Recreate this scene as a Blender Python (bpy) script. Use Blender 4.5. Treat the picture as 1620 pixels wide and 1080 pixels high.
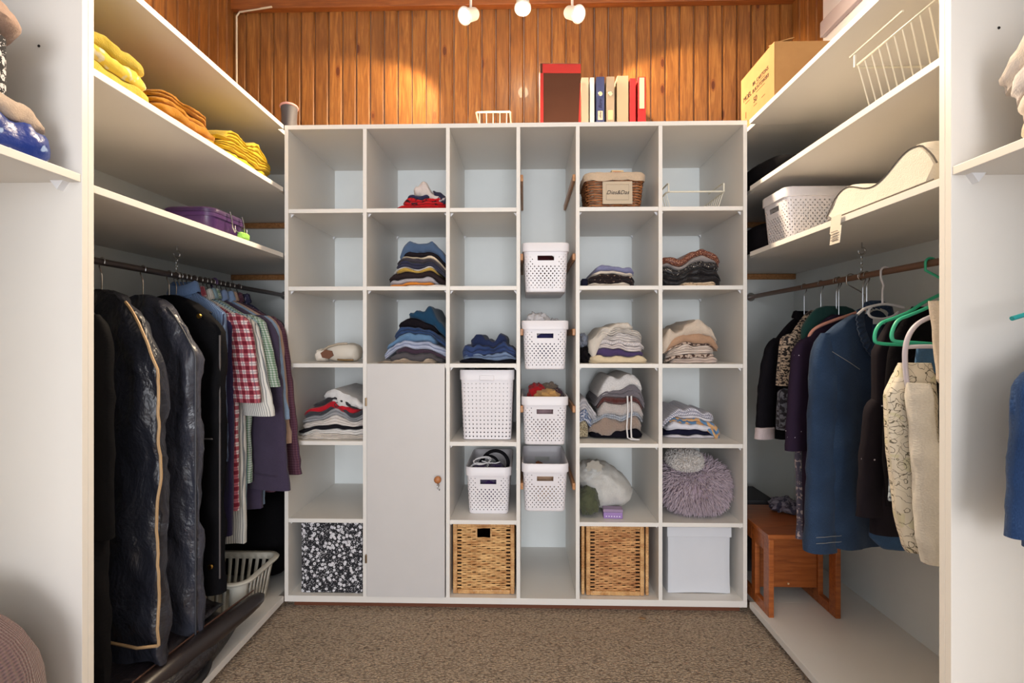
import bpy, bmesh, math, random
from mathutils import Vector, Matrix, noise
R = math.radians; PI = math.pi
for o in list(bpy.data.objects): bpy.data.objects.remove(o)
C = bpy.context.scene.collection
sc = bpy.context.scene

# ------------------------------------------------------------------ camera
CZ = 1.13; F = 800.0; YAW = R(1.43); HOR = 537.0
cam = bpy.data.cameras.new('camera'); co = bpy.data.objects.new('camera', cam); C.objects.link(co)
co.location = (0, 0, CZ); co.rotation_euler = (PI/2, 0, YAW)
cam.sensor_width = 36; cam.lens = 36*F/1620; cam.shift_y = (HOR-540)/1620*-1*-1
cam.clip_start = .02
sc.camera = co
# ------------------------------------------------------------------ view, world, big lights
sc.view_settings.view_transform = 'Standard'; sc.view_settings.look = 'None'
sc.view_settings.gamma = 1; sc.view_settings.use_curve_mapping = False
sc.view_settings.exposure = 0.50
w = bpy.data.worlds.new('world'); sc.world = w; w.use_nodes = True
w.node_tree.nodes['Background'].inputs[0].default_value = (.86, .93, 1, 1)
w.node_tree.nodes['Background'].inputs[1].default_value = 1.15

def area(name, loc, rot, sx, sy, power, col):
    l = bpy.data.lights.new(name, 'AREA'); l.shape = 'RECTANGLE'; l.size = sx; l.size_y = sy
    l.energy = power; l.color = col
    o = bpy.data.objects.new(name, l); C.objects.link(o); o.location = loc; o.rotation_euler = rot
    return o
area('window_daylight', (0.2, -4.2, 1.15), (R(90), 0, 0), 2.0, 1.9, 105, (.97, .97, 1))
area('added_warm_fill', (0.0, 0.55, 2.86), (0, 0, 0), .9, .9, 5, (1, .82, .60))  # added weak warm fill under the ceiling, the room has no such lamp

# ------------------------------------------------------------------ pixel -> world helpers (ray through the photo meets a plane)
def ray(px, py=HOR):
    u = (px-810)/F; v = (HOR-py)/F
    return (math.cos(YAW)*u-math.sin(YAW), math.sin(YAW)*u+math.cos(YAW), v)
def PX(px, Y): d = ray(px); return d[0]/d[1]*Y
def PY(px, X): d = ray(px); return d[1]/d[0]*X
def PZ(py, Y, px=815): d = ray(px, py); return CZ+d[2]/d[1]*Y

# ------------------------------------------------------------------ materials
def S(r, g, b):
    f = lambda c: ((c/255+.055)/1.055)**2.4 if c/255 > .04045 else c/255/12.92
    return (f(r), f(g), f(b), 1)
class NT:
    def __init__(s, name, rough=.8, col=(.8,.8,.8,1), coat=0, sheen=0, metal=0, spec=.5):
        s.m = bpy.data.materials.new(name); s.m.use_nodes = True; s.t = s.m.node_tree
        s.p = s.t.nodes['Principled BSDF']; s.p.inputs['Base Color'].default_value = col
        s.p.inputs['Roughness'].default_value = rough; s.p.inputs['Metallic'].default_value = metal
        s.p.inputs['Coat Weight'].default_value = coat; s.p.inputs['Sheen Weight'].default_value = sheen
        s.p.inputs['Specular IOR Level'].default_value = spec
    def n(s, typ, **k):
        n = s.t.nodes.new(typ)
        for a, v in k.items():
            if a.startswith('i_'):
                key = a[2:].replace('_', ' ')
                n.inputs[int(key) if key.isdigit() else key].default_value = v
            else: setattr(n, a, v)
        return n
    def l(s, a, b): s.t.links.new(a, b)
    def co(s, kind='UV', scale=(1,1,1)):
        tc = s.n('ShaderNodeTexCoord'); mp = s.n('ShaderNodeMapping'); mp.inputs['Scale'].default_value = scale
        s.l(tc.outputs[kind], mp.inputs[0]); return mp.outputs[0]
    def noise(s, co, scale, detail=3, rough=.5, dist=0):
        n = s.n('ShaderNodeTexNoise'); n.inputs['Scale'].default_value = scale; n.inputs['Detail'].default_value = detail
        n.inputs['Roughness'].default_value = rough; n.inputs['Distortion'].default_value = dist; s.l(co, n.inputs['Vector']); return n.outputs['Fac']
    def vor(s, co, scale, feature='F1', out='Distance'):
        n = s.n('ShaderNodeTexVoronoi'); n.feature = feature; n.inputs['Scale'].default_value = scale; s.l(co, n.inputs['Vector']); return n.outputs[out]
    def math(s, op, a, b=None, c=None):
        n = s.n('ShaderNodeMath', operation=op)
        for i, x in enumerate((a, b, c)):
            if x is None: continue
            if isinstance(x, (int, float)): n.inputs[i].default_value = x
            else: s.l(x, n.inputs[i])
        return n.outputs[0]
    def mix(s, fac, a, b, blend='MIX'):
        n = s.n('ShaderNodeMix', data_type='RGBA', blend_type=blend)
        for i, x in ((0, fac), (6, a), (7, b)):
            if isinstance(x, (int, float)): n.inputs[i].default_value = x
            elif isinstance(x, tuple): n.inputs[i].default_value = x
            else: s.l(x, n.inputs[i])
        return n.outputs[2]
    def ramp(s, fac, stops):
        n = s.n('ShaderNodeValToRGB'); e = n.color_ramp.elements
        while len(e) < len(stops): e.new(.5)
        for i, (p, c) in enumerate(stops): e[i].position = p; e[i].color = c
        s.l(fac, n.inputs[0]); return n.outputs[0]
    def sep(s, co):
        n = s.n('ShaderNodeSeparateXYZ'); s.l(co, n.inputs[0]); return n.outputs
    def base(s, c): s.l(c, s.p.inputs['Base Color'])
    def bump(s, h, strength=.3, dist=.002):
        n = s.n('ShaderNodeBump'); n.inputs['Strength'].default_value = strength; n.inputs['Distance'].default_value = dist
        s.l(h, n.inputs['Height']); s.l(n.outputs[0], s.p.inputs['Normal'])
def dk(c, f): return (c[0]*f, c[1]*f, c[2]*f, 1)
_cache = {}
def cached(fn):
    def g(*a, **k):
        key = (fn.__name__, a, tuple(sorted(k.items())))
        if key not in _cache: _cache[key] = fn(*a, **k)
        return _cache[key]
    return g
@cached
def plain(r, g, b, rough=.5, spec=.5, metal=0, coat=0):
    t = NT('plain', rough, S(r,g,b), spec=spec, metal=metal, coat=coat)
    t.base(t.mix(t.noise(t.co('Object'), 9, 3), dk(S(r,g,b), .93), S(r,g,b))); return t.m
@cached
def cloth(r, g, b, var=.72, scale=260, bs=.35, rough=.9):
    t = NT('cloth', rough, S(r,g,b), sheen=.15 if r+g+b > 130 else 0, spec=.25 if r+g+b > 130 else .12); c = t.co('UV')
    n1 = t.noise(c, 14, 4, .6); n2 = t.noise(c, scale, 2)
    f = t.math('ADD', t.math('MULTIPLY', n1, .6), t.math('MULTIPLY', n2, .4))
    t.base(t.mix(t.math('MULTIPLY_ADD', f, 2.4, -.7), dk(S(r,g,b), var), S(r,g,b)))
    t.bump(t.math('ADD', t.math('MULTIPLY', t.noise(c, 30, 4, .55, .6), 1.5), n2), bs, .004); return t.m
@cached
def denim(r, g, b):
    t = NT('denim', .92, sheen=.1, spec=.2); c = t.co('UV'); n1 = t.noise(c, 8, 4); n2 = t.noise(t.co('UV', (3, .35, 1)), 500, 2)
    f = t.math('ADD', t.math('MULTIPLY', n1, .5), t.math('MULTIPLY', n2, .5))
    t.base(t.ramp(f, [(.3, dk(S(r,g,b), .55)), (.55, S(r,g,b)), (.75, dk(S(r+25,g+25,b+25), 1.1))]))
    t.bump(t.math('ADD', t.noise(c, 26, 4, .5, .5), n2), .4, .003); return t.m
@cached
def knit(r, g, b, pitch=.008, r2=None, g2=None, b2=None):
    t = NT('knit', .95, sheen=.3, spec=.15); c = t.co('UV'); x, y, z = t.sep(c)
    a = t.math('SINE', t.math('MULTIPLY', x, 2*PI/pitch)); bb = t.math('SINE', t.math('MULTIPLY', y, 2*PI/pitch*1.3))
    f = t.math('MULTIPLY_ADD', t.math('ADD', a, bb), .25, .5); n = t.noise(c, 180, 3)
    hi = S(r2,g2,b2) if r2 is not None else dk(S(r,g,b), 1.12)
    t.base(t.mix(t.math('MULTIPLY', f, t.math('MULTIPLY_ADD', n, 1.6, -.1)), dk(S(r,g,b), .72), hi)); t.bump(f, .9, .003); return t.m
@cached
def speck(r, g, b, r2, g2, b2, scale=170, thr=.5, rough=.9):
    t = NT('speckled_cloth', rough, sheen=.1, spec=.3); c = t.co('UV'); n = t.noise(c, scale, 2)
    t.base(t.ramp(n, [(thr-.03, S(r,g,b)), (thr+.03, S(r2,g2,b2))])); t.bump(t.noise(c, 60, 4), .5, .004); return t.m
@cached
def stripes(r, g, b, r2, g2, b2, pitch=.012, duty=.35, axis=0, slant=0):
    t = NT('striped_cloth', .9, sheen=.1, spec=.2); c = t.co('UV'); x, y, z = t.sep(c)
    v = (x, y)[axis]; o = (y, x)[axis]
    v = t.math('ADD', v, t.math('MULTIPLY', o, slant))
    f = t.math('GREATER_THAN', t.math('FRACT', t.math('DIVIDE', v, pitch)), 1-duty)
    t.base(t.mix(f, S(r,g,b), S(r2,g2,b2))); t.bump(t.noise(c, 40, 4), .35, .004); return t.m
@cached
def plaid(a, b2, c3, pitch=.05):
    t = NT('plaid_cloth', .9, sheen=.1, spec=.2); c = t.co('UV'); x, y, z = t.sep(c)
    fx = t.math('FRACT', t.math('DIVIDE', x, pitch)); fy = t.math('FRACT', t.math('DIVIDE', y, pitch))
    bx = t.math('GREATER_THAN', fx, .5); by = t.math('GREATER_THAN', fy, .5)
    s = t.math('MULTIPLY', t.math('ADD', bx, by), .5)
    col = t.ramp(s, [(0, S(*a)), (.5, S(*b2)), (1, S(*c3))]); col.node.color_ramp.interpolation = 'LINEAR'
    lx = t.math('COMPARE', fx, .25, .045); ly = t.math('COMPARE', fy, .25, .045)
    col = t.mix(t.math('MULTIPLY', t.math('MAXIMUM', lx, ly), .6), col, S(45, 40, 70))
    t.base(col); t.bump(t.noise(c, 40, 4), .35, .004); return t.m
@cached
def dots(bg, fg, scale=60, size=.18, scale2=None):
    t = NT('dotted_cloth', .9, spec=.25); c = t.co('UV')
    f = t.math('LESS_THAN', t.vor(c, scale), size)
    t.base(t.mix(f, S(*bg), S(*fg))); t.bump(t.noise(c, 40, 4), .35, .004); return t.m
@cached
def floral(bg, line, leaf, scale=22, co='UV'):
    # outlined blossoms: flower cells with petals plus twig lines
    t = NT('floral_cloth', .9, spec=.2); c = t.co(co); d = t.vor(c, scale)
    pet = t.math('ADD', d, t.math('MULTIPLY', t.noise(c, scale*3.2, 1), .28))
    ring = t.math('COMPARE', t.math('FRACT', t.math('MULTIPLY', pet, 3.6)), .5, .055)
    ring = t.math('MULTIPLY', ring, t.math('LESS_THAN', d, .62))
    tw = t.math('COMPARE', t.noise(c, scale*.55, 2, .5, 1.4), .5, .006)
    lf = t.math('GREATER_THAN', t.noise(c, scale*.7, 1), .6)
    col = t.mix(t.math('MULTIPLY', lf, .5), S(*bg), S(*leaf)); col = t.mix(t.math('MAXIMUM', ring, tw), col, S(*line))
    t.base(col); t.bump(t.noise(c, 30, 4), .3, .004); return t.m
def m_floralbox():
    t = NT('black_white_blossom_cloth', .85); c = t.co('UV'); d = t.vor(c, 58)
    x = t.noise(c, 330, 1); fl = t.math('LESS_THAN', t.math('ADD', d, t.math('MULTIPLY', x, .35)), .56)
    ctr = t.math('LESS_THAN', d, .1); f = t.math('SUBTRACT', fl, ctr)
    sm = t.math('LESS_THAN', t.math('ADD', t.vor(c, 190), t.math('MULTIPLY', x, .3)), .42)
    t.base(t.mix(t.math('MAXIMUM', f, sm), S(28, 28, 34), S(215, 213, 218))); return t.m
def m_wood(name, c1, c2, c3, rough=.42, board=True, axis=2, knots=True, scale=1.0):
    t = NT(name, rough, coat=.15 if board else .05); tc = t.n('ShaderNodeTexCoord'); oi = t.n('ShaderNodeObjectInfo')
    add = t.n('ShaderNodeVectorMath', operation='ADD'); cm = t.n('ShaderNodeCombineXYZ')
    for i in range(3): t.l(t.math('MULTIPLY', oi.outputs['Random'], 37.0+i*13), cm.inputs[i])
    t.l(tc.outputs['Object'], add.inputs[0]); t.l(cm.outputs[0], add.inputs[1])
    mp = t.n('ShaderNodeMapping'); s = [14*scale]*3; s[axis] = 1.1*scale; mp.inputs['Scale'].default_value = s; t.l(add.outputs[0], mp.inputs[0])
    g = t.noise(mp.outputs[0], 5, 5, .6, .8)
    col = t.ramp(g, [(.25, S(*c1)), (.5, S(*c2)), (.75, S(*c3))])
    if board:
        col = t.mix(t.math('MULTIPLY', oi.outputs['Random'], .45), col, dk(S(*c1), .85))
    if knots:
        mk = t.n('ShaderNodeMapping'); k = [11.0]*3; k[axis] = 4.2; mk.inputs['Scale'].default_value = k; t.l(add.outputs[0], mk.inputs[0])
        d = t.vor(mk.outputs[0], 1.0)
        col = t.mix(t.math('SMOOTH_MIN', t.math('LESS_THAN', d, .10), 1.0, .01), col, S(85, 38, 14))
        rim = t.math('COMPARE', d, .12, .025); col = t.mix(t.math('MULTIPLY', rim, .5), col, S(110, 50, 18))
    t.base(col); t.bump(g, .12, .002); return t.m
def m_carpet():
    t = NT('carpet', .98, sheen=.2, spec=.1); c = t.co('Object'); v = t.vor(c, 120); n = t.noise(c, 240, 2); b = t.noise(c, 2.2, 2)
    st = t.co('Object', (1, 1.7, 1)); v2 = t.vor(st, 95)
    f = t.math('ADD', t.math('MULTIPLY', n, .55), t.math('MULTIPLY', t.math('SUBTRACT', 1, v2), .5))
    col = t.ramp(f, [(.3, S(128, 106, 86)), (.58, S(200, 174, 147)), (.85, S(236, 216, 190))])
    col = t.mix(t.math('MULTIPLY', t.math('GREATER_THAN', t.noise(c, 32, 1), .73), .55), col, S(62, 48, 40))
    t.base(col); t.bump(t.math('SUBTRACT', n, t.math('MULTIPLY', v2, 1.5)), 1.0, .008); return t.m
def m_nylon(c1):
    t = NT('nylon', .34, S(*c1), spec=.6); c = t.co('UV')
    t.bump(t.noise(t.co('UV', (1, .6, 1)), 9, 5, .55, .3), 1.0, .03)
    t.l(t.math('MULTIPLY_ADD', t.noise(c, 7, 3), .25, .24), t.p.inputs['Roughness']); return t.m
def m_cane(axis, c1=(150, 98, 52), c2=(214, 168, 110)):
    t = NT('cane', .55, coat=.1); x = t.sep(t.co('Object'))[axis]
    f = t.math('FRACT', t.math('MULTIPLY', x, 150)); n = t.noise(t.co('Object'), 26, 3)
    col = t.ramp(t.math('ADD', t.math('MULTIPLY', n, .9), t.math('MULTIPLY', f, .15)), [(.35, S(*c1)), (.65, S(*c2))])
    t.base(col); t.bump(t.math('PINGPONG', f, .5), .9, .003); return t.m
def m_strand(c1, c2):
    t = NT('wicker_strand', .6); n = t.noise(t.co('Object', (1, 1, 4)), 22, 3)
    t.base(t.ramp(n, [(.3, S(*c1)), (.65, S(*c2))])); return t.m

MEL = NT('white_melamine', .42, spec=.4); _c = MEL.co('Object')
MEL.base(MEL.mix(MEL.noise(_c, 3, 4), S(222, 217, 211), S(231, 227, 221))); MEL.bump(MEL.noise(_c, 500, 2), .06, .001); MEL = MEL.m
MELB = plain(232, 236, 235, .5)
M_WOOD = m_wood('stained_pine', (100, 58, 24), (142, 88, 38), (176, 120, 60))
M_WTRIM = m_wood('pine_trim', (110, 55, 18), (150, 82, 32), (180, 108, 48), knots=False, axis=0)
M_OAK = m_wood('oak_cleat', (140, 92, 52), (176, 122, 74), (200, 148, 98), board=False, knots=False, axis=1)
M_STOOL = m_wood('varnished_plywood', (120, 58, 22), (158, 84, 36), (180, 104, 50), board=False, knots=False, axis=0, rough=.35)
M_CARPET = m_carpet()
PLW = NT('white_plastic', .4, S(226, 222, 226), spec=.5); PLW.p.inputs['Subsurface Weight'].default_value = 0; PLW = PLW.m
PLG = plain(212, 208, 196, .45)
METAL = plain(190, 190, 192, .25, metal=1)
BRASS = plain(200, 160, 80, .3, metal=1)
BLK = plain(16, 15, 18, .6)
WIRE = plain(228, 222, 205, .4)

# ------------------------------------------------------------------ mesh helpers
class MB:
    def __init__(s): s.v = []; s.f = []; s.uv = []
    def add(s, vs, fs, uvs=None):
        b = len(s.v); s.v += [tuple(p) for p in vs]
        s.f += [tuple(i+b for i in f) for f in fs]
        s.uv += (list(uvs) if uvs else [None]*len(vs))
        return b
    def box(s, x0, x1, y0, y1, z0, z1):
        v = [(x0,y0,z0),(x1,y0,z0),(x1,y1,z0),(x0,y1,z0),(x0,y0,z1),(x1,y0,z1),(x1,y1,z1),(x0,y1,z1)]
        s.add(v, [(3,2,1,0),(4,5,6,7),(0,1,5,4),(1,2,6,5),(2,3,7,6),(3,0,4,7)])
        return s
    def rings(s, rs, cap=True, closed=True, uvs=None):
        n = len(rs[0]); vs = [p for r in rs for p in r]; fs = []
        for j in range(len(rs)-1):
            for i in range(n if closed else n-1):
                a = j*n+i; b = j*n+(i+1) % n
                fs.append((a, b, b+n, a+n))
        if cap and closed:
            fs.append(tuple(range(n-1, -1, -1))); fs.append(tuple((len(rs)-1)*n+i for i in range(n)))
        s.add(vs, fs, uvs); return s
    def tube(s, pts, r, n=6, cap=True, closed=False):
        pts = [Vector(p) for p in pts]; rs = []; up = Vector((0,0,1)); L = len(pts); prev = None
        for i, p in enumerate(pts):
            if closed: d = pts[(i+1) % L]-pts[i-1]
            else: d = pts[min(i+1, L-1)]-pts[max(i-1, 0)]
            d = d.normalized() if d.length > 1e-9 else Vector((0,0,1))
            if prev is None: a = d.orthogonal().normalized()
            else:
                a = prev-d*prev.dot(d); a = a.normalized() if a.length > 1e-6 else d.orthogonal().normalized()
            prev = a; b = d.cross(a); rr = r(i/(L-1)) if callable(r) else r
            rs.append([p+a*math.cos(2*PI*k/n)*rr+b*math.sin(2*PI*k/n)*rr for k in range(n)])
        if closed: rs.append(rs[0])
        s.rings(rs, cap and not closed); return s
    def build(s, name, mat, parent=None, smooth=True, bevel=0, loc=None, merge=False):
        me = bpy.data.meshes.new(name); me.from_pydata(s.v, [], s.f)
        if any(u is not None for u in s.uv):
            ul = me.uv_layers.new(name='UVMap')
            for lp in me.loops:
                u = s.uv[lp.vertex_index]; ul.data[lp.index].uv = u if u else (0, 0)
        if bevel or merge:
            bm = bmesh.new(); bm.from_mesh(me)
            if merge: bmesh.ops.remove_doubles(bm, verts=bm.verts, dist=1e-5)
            if bevel: bmesh.ops.bevel(bm, geom=bm.edges[:], offset=bevel, segments=2, profile=.6, affect='EDGES')
            bmesh.ops.recalc_face_normals(bm, faces=bm.faces); bm.to_mesh(me); bm.free()
        me.materials.append(mat)
        for p in me.polygons: p.use_smooth = smooth
        if smooth:
            try: me.set_sharp_from_angle(angle=R(50))
            except Exception: pass
        o = bpy.data.objects.new(name, me); C.objects.link(o)
        if parent: o.parent = parent
        if loc: o.location = loc
        return o
def tag(o, label, cat=None, group=None, kind=None):
    if label: o['label'] = label
    if cat: o['category'] = cat
    if group: o['group'] = group
    if kind: o['kind'] = kind
    return o
def thing(name, label, cat, loc=(0,0,0), rz=0, group=None):
    o = bpy.data.objects.new(name, None); C.objects.link(o); o.location = loc; o.rotation_euler = (0, 0, rz)
    o.empty_display_size = .05
    return tag(o, label, cat, group)
def bx(name, x0, x1, y0, y1, z0, z1, mat, parent=None, bev=.0012, smooth=False):
    cx, cy, cz = (x0+x1)/2, (y0+y1)/2, (z0+z1)/2
    return MB().box(x0-cx, x1-cx, y0-cy, y1-cy, z0-cz, z1-cz).build(name, mat, parent, smooth, bev, (cx, cy, cz))
def fbm(x, y, z, o=3): return noise.fractal(Vector((x, y, z)), 1.0, 2.0, o)
def uvw(pts):  # simple
    return [(p[0], p[2]) for p in pts]
def copy_tree(o, parent=None):
    c = o.copy(); C.objects.link(c)
    if parent: c.parent = parent
    for ch in list(o.children): copy_tree(ch, c)
    return c
def struct(o): o['kind'] = 'structure'; return o

# ------------------------------------------------------------------ room
XL, XR, YB, YN, ZC = -1.575, 1.415, 2.70, -1.6, 2.96
struct(bx('floor', XL-.1, XR+.1, YN, YB+.05, -.06, 0, M_CARPET, bev=0))
ceil = struct(bx('ceiling', XL-.1, XR+.1, YN, YB+.05, ZC, ZC+.05, plain(205, 198, 188, .8), bev=0))
WPAINT = plain(205, 209, 211, .8)
wb = struct(bx('wall_back', XL-.1, XR+.1, YB, YB+.05, 0, ZC, WPAINT, bev=0))
wl = struct(bx('wall_left', XL-.1, XL, YN, YB, 0, ZC, WPAINT, bev=0))
wr = struct(bx('wall_right', XR, XR+.1, YN, YB, 0, ZC, WPAINT, bev=0))
# pine boards: one object each, sharing one mesh
pw = .0748
bm_ = MB()
prof = [(-pw/2+.001, .004), (-pw/2+.006, .013), (pw/2-.009, .013), (pw/2-.005, .008), (pw/2-.001, .004), (pw/2-.001, 0), (-pw/2+.001, 0)]
zt0, zt1 = 1.96, ZC
bm_.rings([[(a, -b, zt0-2.45) for a, b in prof], [(a, -b, zt1-2.45) for a, b in prof]])
board0 = bm_.build('board', M_WOOD, wb, False)
bdone = [0]
def board(x, y, rz, par):
    o = board0 if bdone[0] == 0 else board0.copy()
    if bdone[0]: C.objects.link(o)
    bdone[0] = 1; o.parent = par; pl = par.location
    o.location = (x-pl.x, y-pl.y, 2.45-pl.z); o.rotation_euler = (0, 0, rz)
n = int((XR-XL)/pw)
for i in range(n+1): board(min(XL+pw*(i+.5), XR-pw/2), YB-.001, 0, wb)
for i in range(26): board(XL+.001, YB-.014-pw*(i+.5), PI/2, wl)
for i in range(4): board(XR-.001, YB-.014-pw*(i+.5), -PI/2, wr)
# beam under the ceiling and corner strip
struct(bx('trim_1', XL+.014, XR-.014, YB-.055, YB-.014, 2.885, ZC, M_WTRIM, bev=.003))
struct(MB().tube([(XL+.034, YB-.03, 2.05), (XL+.034, YB-.03, 2.86), (XL+.05, YB-.03, 2.883), (XL+.24, YB-.062, 2.886)], .005, 8).build('trim_2', plain(214, 196, 170, .5)))
# window beside the right pine boards (white frame with folded blind)
wy1 = YB-.014-4*pw
win = struct(bx('window_1', XR-.03, XR-.002, 1.35, wy1-.002, 2.07, 2.94, plain(238, 236, 238, .6), bev=.003))
for k in range(4):
    o = MB().box(-.012, .012, -.50, .50, -.035, .035).build('blind_fold', plain(190, 178, 182, .6), win, False, .004)
    o.location = (-.026, 0, -.35+k*.2)

# ------------------------------------------------------------------ centre shelving unit
Y0, YK = 2.10, 2.63
ZT = 2.03; ZB = .030; TH = .016
pan = [PX(p, Y0) for p in (453, 577, 708.5, 820, 914, 1045, 1179)]
cu = thing('shelving_unit', 'white six-column shelving unit filling the back wall of the closet', 'shelving', ((pan[0]+pan[-1])/2, 2.36, 0))
def cpart(name, x0, x1, y0, y1, z0, z1, mat, bev=.001, par=None):
    p = cu.location; return bx(name, x0-p.x, x1-p.x, y0-p.y, y1-p.y, z0-p.z, z1-p.z, mat, par or cu, bev)
cpart('top_panel', pan[0]-TH/2, pan[-1]+TH/2, Y0, YK, ZT-.018, ZT, MEL)
cpart('base_panel', pan[0]-TH/2, pan[-1]+TH/2, Y0, YK, ZB, .056, MEL)
for x in pan: cpart('side_panel', x-TH/2, x+TH/2, Y0+.0005, YK, .056, ZT-.018, MEL)
cpart('plinth', pan[0]+.02, pan[-1]-.01, Y0+.03, Y0+.05, .0, ZB, plain(110, 60, 35, .6))
for i in range(6): cpart('back_panel', pan[i]+TH/2, pan[i+1]-TH/2, YK-.008, YK, .056, ZT-.018, MELB, .0)
SZ = [1.679, 1.353, 1.030, .704, .378]
PINM = plain(232, 232, 235, .3)
pin0 = None
def pins(x, z, sgn):
    global pin0
    for y in (Y0+.03, YK-.03):
        if pin0 is None:
            m = MB(); m.rings([[(0, -.004, 0), (.012, -.004, 0), (0, -.004, -.014)], [(0, .004, 0), (.012, .004, 0), (0, .004, -.014)]]); pin0 = m.build('shelf_pin', PINM, cu, False); o = pin0
        else: o = pin0.copy(); C.objects.link(o)
        o.location = (x-cu.location.x, y-cu.location.y, z); o.rotation_euler = (0, 0, 0 if sgn > 0 else PI)
for c in range(6):
    if c == 3: continue
    for r, z in enumerate(SZ):
        if c == 1 and r > 2: continue
        dz = 0 if c < 4 else (-.004 if r > 2 else 0)
        xa, xb = pan[c]+TH/2, pan[c+1]-TH/2
        cpart('shelf', xa, xb, Y0+(.004 if c in (0, 5) else .002), YK-.008, z-.017+dz, z+dz, MEL)
        pins(xa, z-.017+dz, 1); pins(xb, z-.017+dz, -1)
# door
dx0, dx1 = pan[1]+TH/2+.002, pan[2]-TH/2-.004
door = cpart('door', dx0, dx1, Y0-.006, Y0+.001+.008, .058, SZ[2]-.001, plain(206, 202, 200, .4), .0015)
door['label'] = 'plain white cupboard door with round wooden knob'
dl = Vector(door.location)+Vector(cu.location)
kx, kz = PX(694, Y0), PZ(757, Y0)
m = MB(); rs = []
for a, rr in ((0, .006), (-.012, .006), (-.014, .014), (-.022, .015), (-.027, .011), (-.029, .004)):
    rs.append([(math.cos(2*PI*k/20)*rr, a, math.sin(2*PI*k/20)*rr) for k in range(20)])
m.rings(rs); k_ = m.build('knob', plain(176, 112, 66, .4), door); k_.location = Vector((kx, Y0-.006, kz))-dl
m = MB(); m.tube([(0, -.008, .0), (0, -.012, -.008), (.003, -.012, -.018), (-.003, -.012, -.026), (0, -.012, -.033), (.006, -.012, -.036), (.007, -.012, -.030)], .0016, 6)
m.tube([(.004*math.cos(a), -.011, -.015+.008*math.sin(a)) for a in [i*PI/6 for i in range(12)]], .0014, 5, closed=True)
k_ = m.build('key_hook', METAL, door); k_.location = Vector((kx, Y0-.006, kz-.01))-dl
for py in (636, 885):
    h = MB().box(-.004, .004, -.006, .004, -.017, .017).build('hinge', plain(150, 130, 105, .35, metal=1), door, False, .0015)
    h.location = Vector((dx0-.002, Y0-.006, PZ(py, Y0)))-dl
# runners (cleats) in the basket column
RUN = [(278, 1), (398, 0), (519, 0), (637, 0), (764, 0)]
xa, xb = pan[3]+TH/2, pan[4]-TH/2
RZ = [PZ(278, 2.13), PZ(402, 2.13), PZ(520, 2.13), PZ(641, 2.13), PZ(762, 2.13)]
for z in RZ:
    for x, s in ((xa, 1), (xb, -1)):
        y1 = 2.60
        cpart('runner', min(x, x+s*.012), max(x, x+s*.012), Y0+.015, y1, z-.028, z, M_OAK, .003)

# ------------------------------------------------------------------ side wardrobes
def wardrobe(side, label):
    s = -1 if side == 'left' else 1
    xf = -1.010 if s < 0 else .921           # front plane
    xw = XL+.001 if s < 0 else XR-.001          # wall
    yn = 1.146 if s < 0 else 1.132              # centre of double panel
    t = thing('wardrobe', label, 'wardrobe', ((xf+xw)/2, 1.9, 0)); L = t.location
    def P(name, x0, x1, y0, y1, z0, z1, mat=MEL, bev=.001, par=t):
        return bx(name, min(x0,x1)-L.x, max(x0,x1)-L.x, y0-L.y, y1-L.y, z0, z1, mat, par, bev)
    ye = 2.096; yb = 2.68
    xin = xf + s*.012                           # behind the centre unit's side
    P('side_panel', xf, xw, yn, yn+.0155, 0, ZT-.02, MEL)
    P('base_panel', xf, xw, yn+.016, ye, .030, .056)
    P('base_panel', xin+s*.012, xw, ye, yb, .030, .056)
    P('plinth', xf+s*.03, xf+s*.045, yn+.016, ye, 0, .03, plain(90, 60, 42, .7))
    for z in ((1.768, 1.493) if s < 0 else (1.758, 1.489)):
        P('shelf', xf+s*.002, xw, yn+.016, ye, z-.018, z)
        P('shelf', xin+s*.012, xw, ye, yb, z-.018, z)
        P('cleat', xin+s*.03, xw-s*.012, yb-.03, yb-.006, z-.046, z-.019, M_OAK, .002)
    P('top_panel', xf+s*.0, xw, yn+.016, ye, ZT-.018, ZT)
    P('top_panel', xin+s*.012, xw, ye, yb, ZT-.018, ZT)
    P('back_panel', xw-s*.010, xw, yn+.016, yb, .056, ZT-.018, MELB, 0)
    P('end_panel', xin+s*.02, xw-s*.01, yb-.006, yb, .056, ZT-.018, MELB, 0)
    return t
wl_ = wardrobe('left', 'white open wardrobe on the left with black garment bags and shirts')
wr_ = wardrobe('right', 'white open wardrobe on the right with denim shirt and wooden step stool')
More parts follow.
